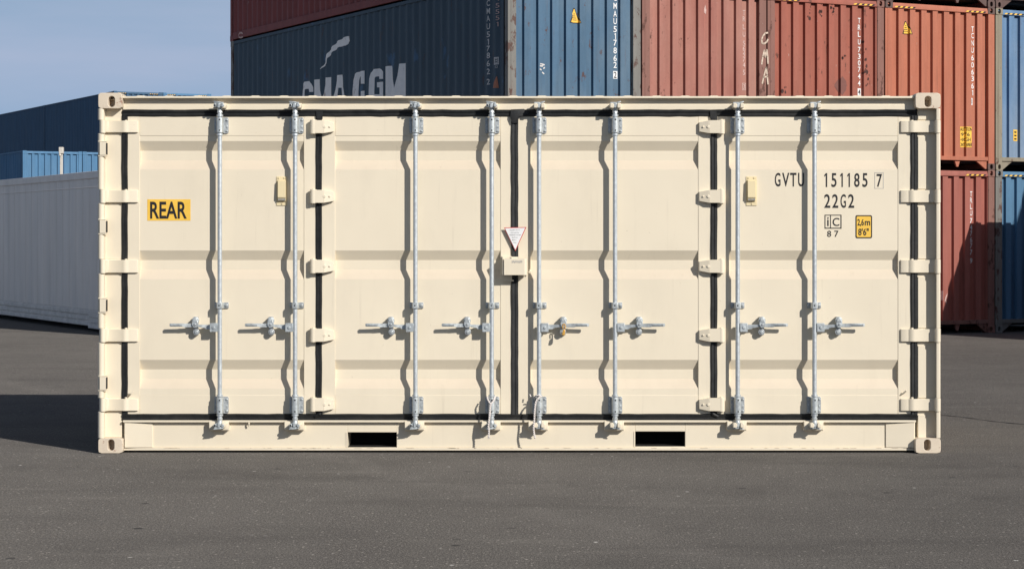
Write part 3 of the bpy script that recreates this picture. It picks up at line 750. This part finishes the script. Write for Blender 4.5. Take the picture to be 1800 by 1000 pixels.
def cord(pts, r=.0052):
    P = [Vector((PX(a, y), y, PZ(b, y))) for a, b, y in pts]
    dense = []
    for i in range(len(P) - 1):
        p0, p1, p2, p3 = P[max(i - 1, 0)], P[i], P[i + 1], P[min(i + 2, len(P) - 1)]
        for k in range(10):
            t_ = k / 10
            dense.append(.5 * ((2 * p1) + (-p0 + p2) * t_ + (2 * p0 - 5 * p1 + 4 * p2 - p3) * t_ ** 2 + (-p0 + 3 * p1 - 3 * p2 + p3) * t_ ** 3))
    dense.append(P[-1]); m = MB()
    for ph in (0, math.pi):
        q = []; L = 0
        for i, p in enumerate(dense):
            if i: L += (p - dense[i - 1]).length
            a = L * 190 + ph; q.append(p + Vector((math.cos(a), math.sin(a), 0)) * r * .62)
        m.tube(q, r * .72, 7)
    return m
m = cord([(856.5, 697.5, .0), (858, 703, -.03), (862.5, 709, -.042), (868, 703, -.03), (870.5, 696.5, .0)]); c2 = cord([(862.5, 708, -.042), (861.5, 720, -.044), (860.5, 733, -.052), (858.8, 748, -.052), (859.5, 758, -.05), (859, 770, -.05)], .006)
m.add(c2.v, c2.f); o = m.build('cord', M['rope']); tag(o, 'white cord looped round the rod left of the middle seal, hanging over the bottom rail', 'cord', 'cords tied to the rods')
m = cord([(931.5, 693, .02), (933, 697, .01)], .004); c2 = cord([(952, 696, -.018), (947, 699, -.038), (942, 707, -.046), (940, 722, -.05), (939.3, 738, -.052), (938, 752, -.052), (939, 762, -.05), (940.5, 770, -.05)], .0058)
c3 = cord([(952, 696, -.018), (944, 694.5, -.03), (938, 699, .0)], .005)
m.add(c2.v, c2.f); m.add(c3.v, c3.f); o = m.build('cord', M['rope']); tag(o, 'white cord draped round the rod right of the middle seal, hanging straight down', 'cord', 'cords tied to the rods')

# ------------------------------------------------------------------ stacked containers of the yard
WID = 2.438
def bg_container(name, label, loc, H, L, paint, frame, group, end_marks=None, side_marks=None, detail=True, stripes=False, pitch=.250, cat='shipping container', tunnel=True, sillm=None, castm=None, sidep=None, folds=None, rib=.034):
    r = empty(name, loc, label, cat, group, PHI)
    ORG[r.name] = Vector()
    def P(mb, nm, mats, par=None, **k): return mb.build(nm, mats, par or r, **k)
    pw = .15; zb = .235 if tunnel else .17; zt_ = H - .115
    w = wave(pw, WID - pw, pitch, .104, .008, .056) if not folds else wave_at(pw, WID - pw, folds[0], folds[1], folds[1] * .46, .010, .056)
    dep = lambda u: .022 + dep_of(w)(u)
    m = MB(); m.strip([(u, .022 + d) for u, d in w], zb - .01, zt_ + .01, 'z'); ew = P(m, 'end_wall', paint)
    ws = wave(.17, L - .17, .278, .070, .070, rib)
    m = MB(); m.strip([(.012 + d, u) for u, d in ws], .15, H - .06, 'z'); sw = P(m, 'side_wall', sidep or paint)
    m = MB(); m.strip([(WID - .012 - d, u) for u, d in ws], .15, H - .06, 'z'); P(m, 'side_wall', paint)
    m = MB(); m.box(.03, WID - .03, .03, L - .03, H - .05, H - .018); P(m, 'roof_panel', paint)
    m = MB(); m.box(.15, WID - .15, L - .06, L - .02, .15, H - .06); P(m, 'end_wall', paint)
    m = MB(); m.box(.06, WID - .06, .2, L - .1, .12, .17); P(m, 'floor', M['inside'])
    for a, b in ((.0, pw), (WID - pw, WID)):                       # corner posts with a step
        m = MB(); o_ = a == 0; st = (a + .055) if o_ else (b - .055)
        fl = [(a + .004, .010), (st, .010), (st, .004), (b - .002, .004), (b - .002, .12), (a + .004, .12)] if o_ else [(a + .004, .004), (st, .004), (st, .010), (b - .002, .010), (b - .002, .12), (a + .004, .12)]
        m.prism(fl, .10, H - .10, 'z'); P(m, 'corner_post', frame, bevel=.006)
        m = MB().box(a + .004, b - .002, L - .12, L - .004, .10, H - .10); P(m, 'corner_post', frame, bevel=.006)
    m = MB().box(pw, WID - pw, .006, .10, zb - .07, zb); P(m, 'sill', sillm or frame, bevel=.004)     # front sill above the tunnel mouth
    for a, q in ((.165, 1), (WID - .165, -1)):
        m = MB().prism([(a, zb - .072), (a + q * .24, zb - .072), (a + q * .03, .02), (a, .02)], .03, .07, 'y'); P(m, 'gusset', sillm or frame, bevel=.004)
    for a in (.78, 1.62): m = MB().prism([(a - .06, zb - .072), (a + .06, zb - .072), (a + .02, .05), (a - .02, .05)], .04, .08, 'y'); P(m, 'gusset', sillm or frame, bevel=.004)
    for za_, zb2 in ((.02, .17), (H - .1, H - .01)):
        m = MB().box(pw, WID - pw, L - .1, L - .006, za_, zb2); P(m, 'sill', frame, bevel=.004)
    m = MB(); m.prism([(.002, zt_), (.002, H - .075), (.016, H - .020), (.10, H - .020), (.10, zt_)], pw, WID - pw, 'x'); tr = P(m, 'header', frame if not stripes else paint, bevel=.004)
    for x in (.002, WID - .062):
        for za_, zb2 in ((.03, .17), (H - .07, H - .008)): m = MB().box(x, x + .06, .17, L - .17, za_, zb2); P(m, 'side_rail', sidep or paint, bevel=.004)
    if detail:
        for x0 in (0, WID - .162):
            for z0_ in (0, H - .118):
                m = MB(); casting(m, x0, x0 + .162, -.004, .17, z0_, z0_ + .118, x0 + .081, z0_ + .060, .030, .044, 0, .12, .012, 24)
                P(m, 'corner_casting', castm or frame, bevel=.004)
                m = MB().box(x0, x0 + .162, L - .17, L + .004, z0_, z0_ + .118); P(m, 'corner_casting', castm or frame, bevel=.006)
    else:
        for x0 in (0, WID - .162):
            for z0_ in (0, H - .118):
                for y0_ in (-.004, L - .17): m = MB().box(x0, x0 + .162, y0_, y0_ + .174, z0_, z0_ + .118); P(m, 'corner_casting', frame)
    if stripes:
        m = MB(); y = .016
        for xa, xb in ((pw + .06, pw + .50), (WID - pw - .50, WID - pw - .06)):
            n = 8
            for k in range(n):
                a0 = xa + (xb - xa) * k / n; a1 = xa + (xb - xa) * (k + 1) / n; sk = .03
                zz0, zz1 = zt_ + .012, H - .078
                m.add([(a0 - sk / 2, -.0025, zz0), (a1 - sk / 2, -.0025, zz0), (a1 + sk / 2, -.0025, zz1), (a0 + sk / 2, -.0025, zz1)], [(0, 1, 2, 3)], k % 2)
        P(m, 'hazard_stripe', [M['orange'], M['ink']], tr)
    if end_marks:
        for nm, mats, flat in end_marks: P(drape(flat, [u for u, d in w], dep), nm, mats, ew, smooth=10)
    if side_marks:
        dps = dep_of(ws)
        for nm, mats, flat in side_marks:
            mb = drape(flat, [u for u, d in ws], lambda u: .012 + dps(u))
            mb.v = [(y, x, z) for x, y, z in mb.v]; P(mb, nm, mats, sw, smooth=10)
    return r
def folds(col, p0, p1, n): a, b = end_u(p0) - col * 2.46, end_u(p1) - col * 2.46; return (a + .019, (b - a) / (n - 1))
def at_u(i, lev_z, L=0): # origin of a column in the row of container ends
    u = i * 2.46; return (X0 + u * CP, Z0 + u * SP - D0, lev_z)
def stack_chars(chars, xc, h, w, mi=0, bold=.01, mirror=False, boxed=None):
    """chars: [(char, z centre)] down a column at xc"""
    out = []
    for ch, z in chars:
        v, f = glyphs(ch, bold); ww = w * (.5 if ch in '1I' else 1)
        sx = -1 if mirror else 1
        out.append(([(xc + sx * (a - .5) * ww, z + (b - .5) * h) for a, b in v], f, mi))
    return out
def quad(x0, x1, z0, z1, mi=0): return ([(x0, z0), (x1, z0), (x1, z1), (x0, z1)], [(0, 1, 2, 3)], mi)
def frame2(x0, x1, z0, z1, t_, mi=0): return [quad(x0, x1, z0, z0 + t_, mi), quad(x0, x1, z1 - t_, z1, mi), quad(x0, x0 + t_, z0 + t_, z1 - t_, mi), quad(x1 - t_, x1, z0 + t_, z1 - t_, mi)]
def word(s, x0, x1, z0, z1, mi=0, bold=.0, mirror=False):
    v, f = glyphs(s, bold)
    return ([((x1 - a * (x1 - x0)) if mirror else (x0 + a * (x1 - x0)), z0 + b * (z1 - z0)) for a, b in v], f, mi)
def ribbon(pts, w, mi=0):
    out = []
    for (a, b), (c_, d_) in zip(pts, pts[1:]):
        dx, dz = c_ - a, d_ - b; l_ = math.hypot(dx, dz); nx, nz = -dz / l_ * w / 2, dx / l_ * w / 2; ex, ez = dx / l_ * w * .3, dz / l_ * w * .3
        out.append(([(a + nx - ex, b + nz - ez), (a - nx - ex, b - nz - ez), (c_ - nx + ex, d_ - nz + ez), (c_ + nx + ex, d_ + nz + ez)], [(0, 1, 2, 3)], mi))
    return out
def U(px, col): return end_u(px) - col * 2.46
def ZE(px, py, base): return end_z(px, py) - base
def column_text(col, base, px, items, h=.092, w=.062, mi=0): return stack_chars([(c_, ZE(px, y, base)) for c_, y in items], U(px, col) + .036, h, w, mi)     # the codes sit on the recessed flats

H1 = 2.896; B2 = BASE + H1; B3 = B2 + H1
# paints
red_a = old_paint('dusty_red_paint', (.34, .130, .100), .4, .5, 1, (.46, .28, .22)); red_b = old_paint('red_paint', (.33, .100, .068), .25, .6, 2, (.38, .19, .14))
red_c = old_paint('orange_red_paint', (.43, .145, .086), .2, .2, 3, (.46, .22, .15)); red_d = old_paint('brick_red_paint', (.33, .105, .080), .25, .15, 4, (.38, .18, .14))
red_e = old_paint('maroon_paint', (.20, .045, .042), .2, .25, 8, (.22, .10, .09))
blu_a = old_paint('worn_blue_paint', (.070, .142, .225), .4, .6, 5, (.20, .24, .26)); blu_b = old_paint('light_blue_paint', (.115, .215, .36), .4, .5, 6, (.32, .36, .40)); blu_c = old_paint('blue_paint', (.07, .175, .30), .15, .12, 7, (.20, .30, .40))
deep_blue = old_paint('deep_blue_paint', (.040, .105, .190), .15, .1, 19, (.08, .14, .2)); far_blue = old_paint('far_blue_paint', (.07, .19, .34), .2, .1, 10, (.2, .3, .4))
fr_grey = old_paint('weathered_grey_frame', (.20, .195, .18), .3, 1.0, 11, (.22, .19, .16)); fr_red = old_paint('weathered_red_frame', (.25, .115, .09), .35, .9, 12, (.20, .13, .11)); fr_dark = old_paint('dark_frame', (.12, .075, .065), .3, .8, 13, (.14, .10, .09))
fr_lichen = old_paint('weathered_olive_frame', (.26, .225, .165), .3, .85, 14, (.28, .26, .22))
G = 'containers stacked in the row behind'
# column 0, second level: blue with the shipping line's name on its long shaded side
v0 = side_v
def sv(px): return side_v(px)
def sz(px, py): return side_z(px, py) - B2
logo = []
def poly(pts, mi=0): return (pts, [tuple(range(len(pts)))], mi)
def mk(pts): logo.append(poly([(sv(404 + x / 3.103), sz(404 + x / 3.103, y / 3.103)) for x, y in pts]))
def band(outer, inner):
    for (o0, o1, i0, i1) in zip(outer, outer[1:], inner, inner[1:]): mk([o0, o1, i1, i0])
band([(385, 600), (387, 530), (390, 492), (396, 462), (404, 448), (418, 444), (432, 444), (440, 458), (446, 480), (447, 503)],
     [(404, 600), (405, 530), (406, 500), (407, 490), (410, 487), (416, 486), (424, 486), (428, 490), (430, 496), (431, 503)])
mk([(454, 437), (482, 433), (483, 600), (456, 600)]); mk([(482, 455), (500, 540), (500, 600), (483, 600)]); mk([(500, 540), (519, 425), (548, 421), (546, 600), (500, 600)])
mk([(550, 600), (580, 412), (594, 410), (590, 480), (576, 600)]); mk([(594, 410), (605, 408), (624, 530), (632, 600), (608, 600), (601, 480), (590, 480)])
band([(660, 600), (662, 500), (665, 440), (673, 412), (690, 396), (708, 390)], [(694, 600), (695, 500), (697, 440), (700, 427), (703, 420), (706, 418)])
mk([(708, 390), (728, 387), (728, 458), (706, 458), (706, 418)]); mk([(706, 500), (728, 496), (728, 570), (715, 600), (694, 600), (694, 530), (706, 530)])
band([(753, 600), (755, 500), (757, 430), (762, 398), (776, 380), (810, 374)], [(786, 600), (786, 500), (788, 428), (792, 420), (798, 418), (806, 418)])
mk([(810, 374), (824, 379), (830, 392), (830, 432), (806, 432), (806, 418)]); mk([(796, 450), (830, 447), (830, 600), (786, 600), (786, 516), (808, 516), (808, 478), (796, 478)])
mk([(840, 364), (876, 360), (877, 600), (840, 600)]); mk([(876, 360), (894, 482), (894, 600), (877, 600)]); mk([(915, 350), (950, 346), (951, 600), (914, 600)]); mk([(915, 350), (914, 600), (894, 600), (894, 482)])
top = [(561.6, 122), (571, 109), (573, 96), (583, 82), (594, 71.5), (608, 64), (613, 64.5)]; bot = [(562.5, 122), (573, 112), (574, 103), (584, 91), (595, 83), (606, 80.5), (614, 73)]
for i in range(len(top) - 1):
    logo.append(poly([(sv(a), sz(a, b)) for a, b in (top[i], top[i + 1], bot[i + 1], bot[i])]))
side_txt = stack_chars([(c_, sz(857, y)) for c_, y in (('C', 6), ('M', 20), ('A', 33), ('U', 47), ('5', 61), ('1', 74), ('7', 86), ('8', 98), ('6', 112), ('2', 126), ('2', 144))], sv(857), .092, .085, 0, .01, True)
sid2 = stack_chars([(c_, sz(872.5, y)) for c_, y in (('4', -2), ('5', 10), ('5', 21), ('5', 32), ('1', 43))], sv(872.5), .07, .085, 0, .0, True)
tag2 = [poly([(sv(863), sz(863, 155)), (sv(874), sz(874, 155)), (sv(872), sz(872, 134))])]
tag3 = frame2(sv(874), sv(867.5), sz(870, 114), sz(870, 101), .015) + [word('EB', sv(873), sv(868.5), sz(870, 112), sz(870, 103), 0, 0, True), word('22', sv(873), sv(869), sz(870, 120), sz(870, 116), 0, 0, True)]
end0 = column_text(0, B2, 1082, [('C', -4), ('M', 10), ('A', 24), ('U', 37), ('5', 51), ('1', 63.5), ('7', 75), ('8', 88.5), ('6', 102), ('2', 114)], .098, .062)
u2, z2 = U(1082, 0) + .036, ZE(1082, 131.5, B2)
end0 += [quad(u2 - .042, u2 + .042, z2 - .062, z2 + .062, 0)] + stack_chars([('2', z2)], u2, .098, .052, 1)
def tri_label(pxc, pya, pyb, col, base, w=.19):
    u, za, zb_ = U(pxc, col), ZE(pxc, pya, base), ZE(pxc, pyb, base)
    rt_ = random.Random(int(pxc)); k = [poly([(u - w / 2 - .012, zb_ - .012), (u + w / 2 + .012, zb_ - .012), (u + .012, za + .02), (u - .012, za + .02)], 0)]
    lab = [poly([(u - w / 2 + .01, zb_), (u + w / 2 - .01, zb_), (u + .006, za), (u - .006, za)], 1)]
    txt = [quad(u - .05 + .012 * j, u + .045 - .01 * j, zb_ + .035 + .032 * j, zb_ + .045 + .032 * j, 2) for j in range(4)]
    return [('warning_label', [M['ink'], M['orange'], M['ink']], k + lab + txt)]
scr = []
rs = random.Random(3)
for k in range(7):
    a, b = 948 + rs.random() * 10, 112 + rs.random() * 18
    scr += ribbon([(U(a, 0), ZE(a, b, B2)), (U(a + rs.uniform(1, 4), 0), ZE(a, b + rs.uniform(-3, 4), B2))], .02)
bg_container('shipping_container', 'worn blue container with a large pale name on its shaded long side', at_u(0, B2), H1, 12.5, blu_a, fr_grey, G,
    [('serial_number', [M['white'], M['ink']], end0), ('scuff', [M['oldwhite']], scr)] + tri_label(1013, 16, 39.5, 0, B2),
    [('line_logo', [M['logo']], logo), ('serial_number', [M['oldwhite']], side_txt), ('serial_number', [M['fadedpink']], sid2), ('warning_label', [plain('faded_orange_label', (.45, .17, .10), .7)], tag2), ('approval_mark', [M['oldwhite']], tag3)], sidep=shaded_slate(), rib=.024, folds=folds(0, 920.6, 1113, 9))
# column 0, third level: maroon, long side overhead
mar = bg_container('shipping_container', 'dark maroon container stacked on the worn blue one, cut by the top edge', at_u(0, B3), H1, 12.53, red_e, red_e, G, None, None)
cg = MB()
for v, f, mi in ribbon([(side_v(a), side_z(a, b) - B3) for a, b in ((426.5, 59.5), (424, 58), (421, 59), (419.5, 62), (420, 65.5), (423, 67), (426.5, 65.5))], .03): cg.add([(-.0015, y, z) for y, z in v], f)
cg.build('chalk_lettering', M['fadedpink'], mar)
# column 1
end1 = column_text(1, B2, 1309, [('T', 22), ('R', 33), ('L', 47), ('U', 60), ('5', 76), ('6', 85), ('4', 94), ('7', 104), ('4', 114), ('5', 127)], .085, .05) 
u2, z2 = U(1309, 1) + .036, ZE(1309, 152, B2); end1 += frame2(u2 - .035, u2 + .035, z2 - .06, z2 + .06, .01) + stack_chars([('3', z2)], u2, .075, .04)
smu = [poly([(U(a, 1), ZE(a, b, B2)) for a, b in ((1241, 20), (1243, 12), (1244, 8), (1246, 18), (1245, 25))])]
bg_container('shipping_container', 'dust-coated pink-red container with faded lettering, between the worn blue and the spotted red ends', at_u(1, B2), H1, 12.192, red_a, fr_red, G,
    [('serial_number', [M['fadedpink']], end1), ('scuff', [M['fadedpink']], smu)], folds=folds(1, 1158.4, 1337, 9))
# chalked letters on the post of column 2
post_marks = []
def ch(pts): return [(U(a, 2), ZE(a, b, B2)) for a, b in pts]
post_marks = []
chalk = MB()
def chalk_line(pts, w=.028):
    for v, f, mi in ribbon(ch(pts), w): chalk.add([(a, -.0005, b) for a, b in v], f)
# column 2
end2 = column_text(2, B2, 1512, [('T', 36), ('R', 48), ('L', 60), ('U', 73.5), ('7', 87), ('3', 99), ('0', 110.5), ('7', 122), ('4', 134), ('4', 146)], .092, .055)
u2, z2 = U(1512, 2) + .036, ZE(1512, 161.5, B2); end2 += [quad(u2 - .036, u2 + .036, z2 - .062, z2 + .062, 0)] + stack_chars([('4', z2)], u2, .092, .048, 1)
dm = [poly([(U(a, 2), ZE(a, b, B2)) for a, b in ((1470, 150), (1482, 134), (1494, 150), (1482, 168))])]
rst = []
for k in range(70):
    zone = rs.choice(((1425, 10, 34), (1445, 6, 36), (1465, 4, 26), (1520, 70, 160), (1526, 110, 160), (1379, 146, 165), (1483, 96, 108)))
    a, b = zone[0] + rs.uniform(-4, 5), rs.uniform(zone[1], zone[2]); u, z = U(a, 2), ZE(a, b, B2); r_ = abs(rs.gauss(0, .014)) + .006
    rst.append(poly([(u + r_ * math.cos(q) * rs.uniform(.6, 1.1), z + r_ * 1.3 * math.sin(q) * rs.uniform(.6, 1.3)) for q in [i * math.pi / 3.5 for i in range(7)]]))
c2r = bg_container('shipping_container', 'red container with black rust spots and three chalked letters on its left post', at_u(2, B2), H1, 12.192, red_b, fr_red, G,
    [('serial_number', [M['white'], M['ink']], end2), ('placard_stain', [plain('stain', (.20, .085, .07), .8)], dm), ('rust_spot', [plain('rust', (.075, .035, .03), .9)], rst)], stripes=True, folds=folds(2, 1372.6, 1538.3, 9))
chalk_line([(1349.5, 58), (1345, 59), (1341, 64), (1339, 70), (1339.5, 76), (1343, 77.5), (1348, 74), (1350, 70)])
chalk_line([(1339, 113), (1341, 100), (1343.5, 89), (1345.5, 101), (1348, 88), (1349.5, 100), (1350, 112)])
chalk_line([(1340, 147), (1343, 134), (1347, 119), (1348.5, 132), (1350, 148)]); chalk_line([(1342, 136), (1349.5, 135)])
chalk.build('chalk_lettering', M['chalk'], c2r)
# column 3
end3 = column_text(3, B2, 1711.5, [('T', 51), ('C', 62.5), ('N', 75.5), ('U', 88), ('6', 101.5), ('0', 114), ('6', 126.5), ('3', 138), ('6', 151), ('1', 163)], .095, .06)
u2, z2 = U(1711.5, 3), ZE(1711.5, 178.5, B2); end3 += [quad(u2 - .036, u2 + .036, z2 - .062, z2 + .062, 0)] + stack_chars([('3', z2)], u2, .09, .048, 1)
ca, cb, cz0, cz1 = U(1689, 3), U(1710.5, 3), ZE(1700, 259, B2), ZE(1700, 223, B2); ch_ = (cz1 - cz0) / 4
cau0 = [quad(ca, cb, cz0, cz1, 0)]
cau = [word(s_, ca + .012 + ins, cb - .012 - ins, cz1 - ch_ * (k + 1) + .014, cz1 - ch_ * k - .012, 1, .012) for k, (s_, ins) in enumerate((('CAUTION', 0), ("9'6", .05), ('HIGH', .03), ('CONTAINER', 0)))]
bg_container('shipping_container', 'bright orange-red container with a yellow caution notice, stacked above the dark gap', at_u(3, B2), H1, 12.192, red_c, red_c, G,
    [('serial_number', [M['white'], M['ink']], end3), ('caution_label', [M['orange'], M['ink']], cau0 + cau)] + tri_label(1596.5, 39, 59, 3, B2, .2), stripes=True, castm=fr_dark, folds=folds(3, 1579, 1737, 9))
# column 3, ground level
end31 = column_text(3, BASE, 1709, [('T', 341), ('R', 352), ('L', 363), ('U', 374.5), ('7', 388), ('4', 400), ('7', 410.5), ('6', 421.5), ('7', 432), ('7', 443.5), ('9', 458.5)], .092, .055)
gr = [poly([(U(a, 3), ZE(a, b, BASE)) for a, b in ((1660, 533), (1664, 520), (1667, 515), (1664, 528), (1666, 536), (1662, 528))])] + [poly([(U(a, 3), ZE(a, b, BASE)) for a, b in ((1653, 511), (1659, 511), (1659, 528), (1653, 528))])]
bg_container('shipping_container', 'brick-red container on the ground at the right, crossed by a diagonal shadow', at_u(3, BASE), H1, 12.192, red_d, fr_red, G, [('serial_number', [M['white'], M['ink']], end31), ('scuff', [M['fadedpink']], gr)], stripes=True, folds=folds(3, 1577, 1734.6, 9))
# column 4
or4 = [quad(U(1782.5, 4), U(1793, 4), ZE(1788, 248, B2), ZE(1788, 228, B2), 0)]
or4t = [quad(U(1784, 4), U(1791.5, 4), ZE(1788, y + 2.6, B2), ZE(1788, y, B2), 1) for y in (231, 237, 243)]
bg_container('shipping_container', 'light blue container at the right edge with a small orange sticker, above the gap', at_u(4, B2), H1, 12.192, blu_b, fr_lichen, G, [('caution_label', [M['orange'], M['ink']], or4 + or4t)], stripes=True, folds=folds(4, 1773.6, 1792.9, 2))
gr4 = []
for k in range(5): gr4 += ribbon([(U(1752 + k * 1.6, 4), ZE(1755, 512 + k * 3, BASE)), (U(1753 + k * 1.4, 4), ZE(1755, 534 + k, BASE))], .03)
bg_container('shipping_container', 'blue container on the ground at the right edge, mostly in shadow', at_u(4, BASE), H1, 12.192, blu_c, fr_grey, G, [('scuff', [M['grey']], gr4)], stripes=True, folds=folds(4, 1768, 1787, 2))
bg_container('shipping_container', 'container stacked on the bright orange-red one, only its dark underside in view', at_u(3, B3), H1, 12.192, red_d, fr_dark, G)
bg_container('shipping_container', 'container stacked on the light blue one, its dark underside in the top right corner', at_u(4, B3), H1, 12.192, blu_a, fr_dark, G)
for i, p_ in ((0, blu_c), (1, red_d), (2, red_a)):
    bg_container('shipping_container', 'container on the ground hidden behind the cream container', at_u(i, BASE), H1, 12.192, p_, fr_grey, G, detail=False)
# the block out of frame to the right whose shadow falls on the row
def at_block(u, Ld, z): return (X0 + u * CP + Ld * SP, Z0 + u * SP - Ld * CP - D0, z)
GB = 'containers beyond the right edge'
for u, Ld, z, hh in ((9.66, 13.85, BASE, H1), (12.12, 17.6, BASE, 3.2), (12.12, 17.6, BASE + 3.2, 3.2)):
    bg_container('shipping_container', 'container beyond the right edge of the yard view', at_block(u, Ld, z), hh, 12.192, red_d, fr_red, GB, detail=False)

# ------------------------------------------------------------------ pale refrigerated container at the left
DN = 47376 / (250 + 1088); on = ((250 - 900) * DN / F, DN - D0, BASE)
r = empty('refrigerated_container', on, 'long pale grey-white refrigerated container in shade on the ground behind the left end', 'refrigerated container', None, PHI); ORG[r.name] = Vector()
H, L = H1, 12.192
m = MB(); w = [(.15, 0)]
y = .45
while y < L - .3: w += [(y, 0), (y + .006, .007), (y + .022, .007), (y + .028, 0)]; y += .443
w.append((L - .15, 0)); m.strip([(.020 + d, u) for u, d in w], .40, H - .13, 'z'); m.build('side_wall', M['reefer'], r)
m = MB().box(.0, .09, .16, L - .16, H - .135, H - .004); m.box(.012, .06, .15, L - .15, H - .30, H - .28); m.build('top_rail', M['reefer'], r, .006)
m = MB()
for z_, d in ((.10, .0), (.20, .006), (.30, .0)): m.box(d, .1, .16, L - .16, z_, z_ + .075)
m.box(.030, .1, .15, L - .15, .09, .42); m.box(-.02, .08, .16, 3.1, .06, .105); m.box(-.012, .08, .16, 3.1, .16, .20); m.box(-.012, .08, .16, 3.1, .26, .30); m.build('bottom_rail', M['reeferrail'], r, .006)
for x in (.0, WID - .12):
    for y0_ in (0, L - .17): m = MB().box(x, x + .12, y0_, y0_ + .17, 0, H); m.build('corner_post', M['reefer'], r, .008)
m = MB().box(.14, WID - .12, .03, L - .03, .1, H - .05); m.box(WID - .13, WID - .01, .17, L - .17, .1, H - .02); m.build('end_wall', M['reefer'], r)
m = MB().box(.05, WID - .05, .05, L - .05, H - .048, H - .01); m.build('roof_panel', M['reefer'], r)

# ------------------------------------------------------------------ far stacks at the left
GF = 'containers stacked far behind at the left'
def far_at(px, D, i, k, z): # column i to the right, length k back
    x, y = (px - 900) * D / F, D - D0
    return (x + i * 2.46 * CP - k * 12.4 * SP, y + i * 2.46 * SP + k * 12.4 * CP, z)
Hs = 2.591
lab2 = ['bright blue container end above the pale refrigerated one, left of the thin pale post', 'bright blue container end above the pale refrigerated one, right of the thin pale post', 'blue container at the right of the low far stack, hidden behind the cream one']
for i in range(3):
    bg_container('shipping_container', lab2[i], far_at(40, 84.5, i, 0, BASE + Hs), Hs, 6.058, far_blue, far_blue, GF, detail=False)
    bg_container('shipping_container', 'container hidden under the low far stack', far_at(40, 84.5, i, 0, BASE), Hs, 6.058, far_blue, fr_grey, GF, detail=False)
tall = {(0, 2): 'topmost deep blue container of the far stack, its end above the cream roof corner', (1, 2): 'topmost deep blue container behind the first, its long dark side meeting the left photo edge'}
for k in range(2):
    for lv in range(3):
        lb = tall.get((k, lv)) or ('deep blue container in the middle of the tall far stack' if lv == 1 and k == 0 else 'deep blue container second from the top at the left photo edge' if lv == 1 else 'deep blue container hidden at the foot of the tall far stack')
        bg_container('shipping_container', lb, far_at(200, 100.6, 0, k, BASE + H1 * lv), H1, 12.3, deep_blue, deep_blue, GF, detail=False, stripes=(k == 0 and lv == 2))
for lv in range(3):
    bg_container('shipping_container', 'blue container beside the tall far stack, a sliver above the cream roof' if lv == 2 else 'container hidden at the foot of the tall far stack', far_at(200, 100.6, 1, 0, BASE + H1 * lv), H1, 12.3, far_blue, far_blue, GF, detail=False, stripes=lv == 2)
D = 82.0; x = (108 - 900) * D / F; zt_p = EYE + (HOR - 259) * D / F
r = empty('marker_post', (x, D - D0, BASE), 'thin pale post with a small head standing before the bright blue far containers', 'post'); ORG[r.name] = Vector()
m = MB().box(-.05, .05, -.05, .05, 0, zt_p - BASE - .2); m.build('pole', M['post'], r, .01)
m = MB().box(-.085, .085, -.12, .08, zt_p - BASE - .26, zt_p - BASE); m.tube([(-.05, -.1, zt_p - BASE - .28), (.0, -.16, zt_p - BASE - .35)], .05, 8); m.build('lamp_head', M['post'], r, .02)
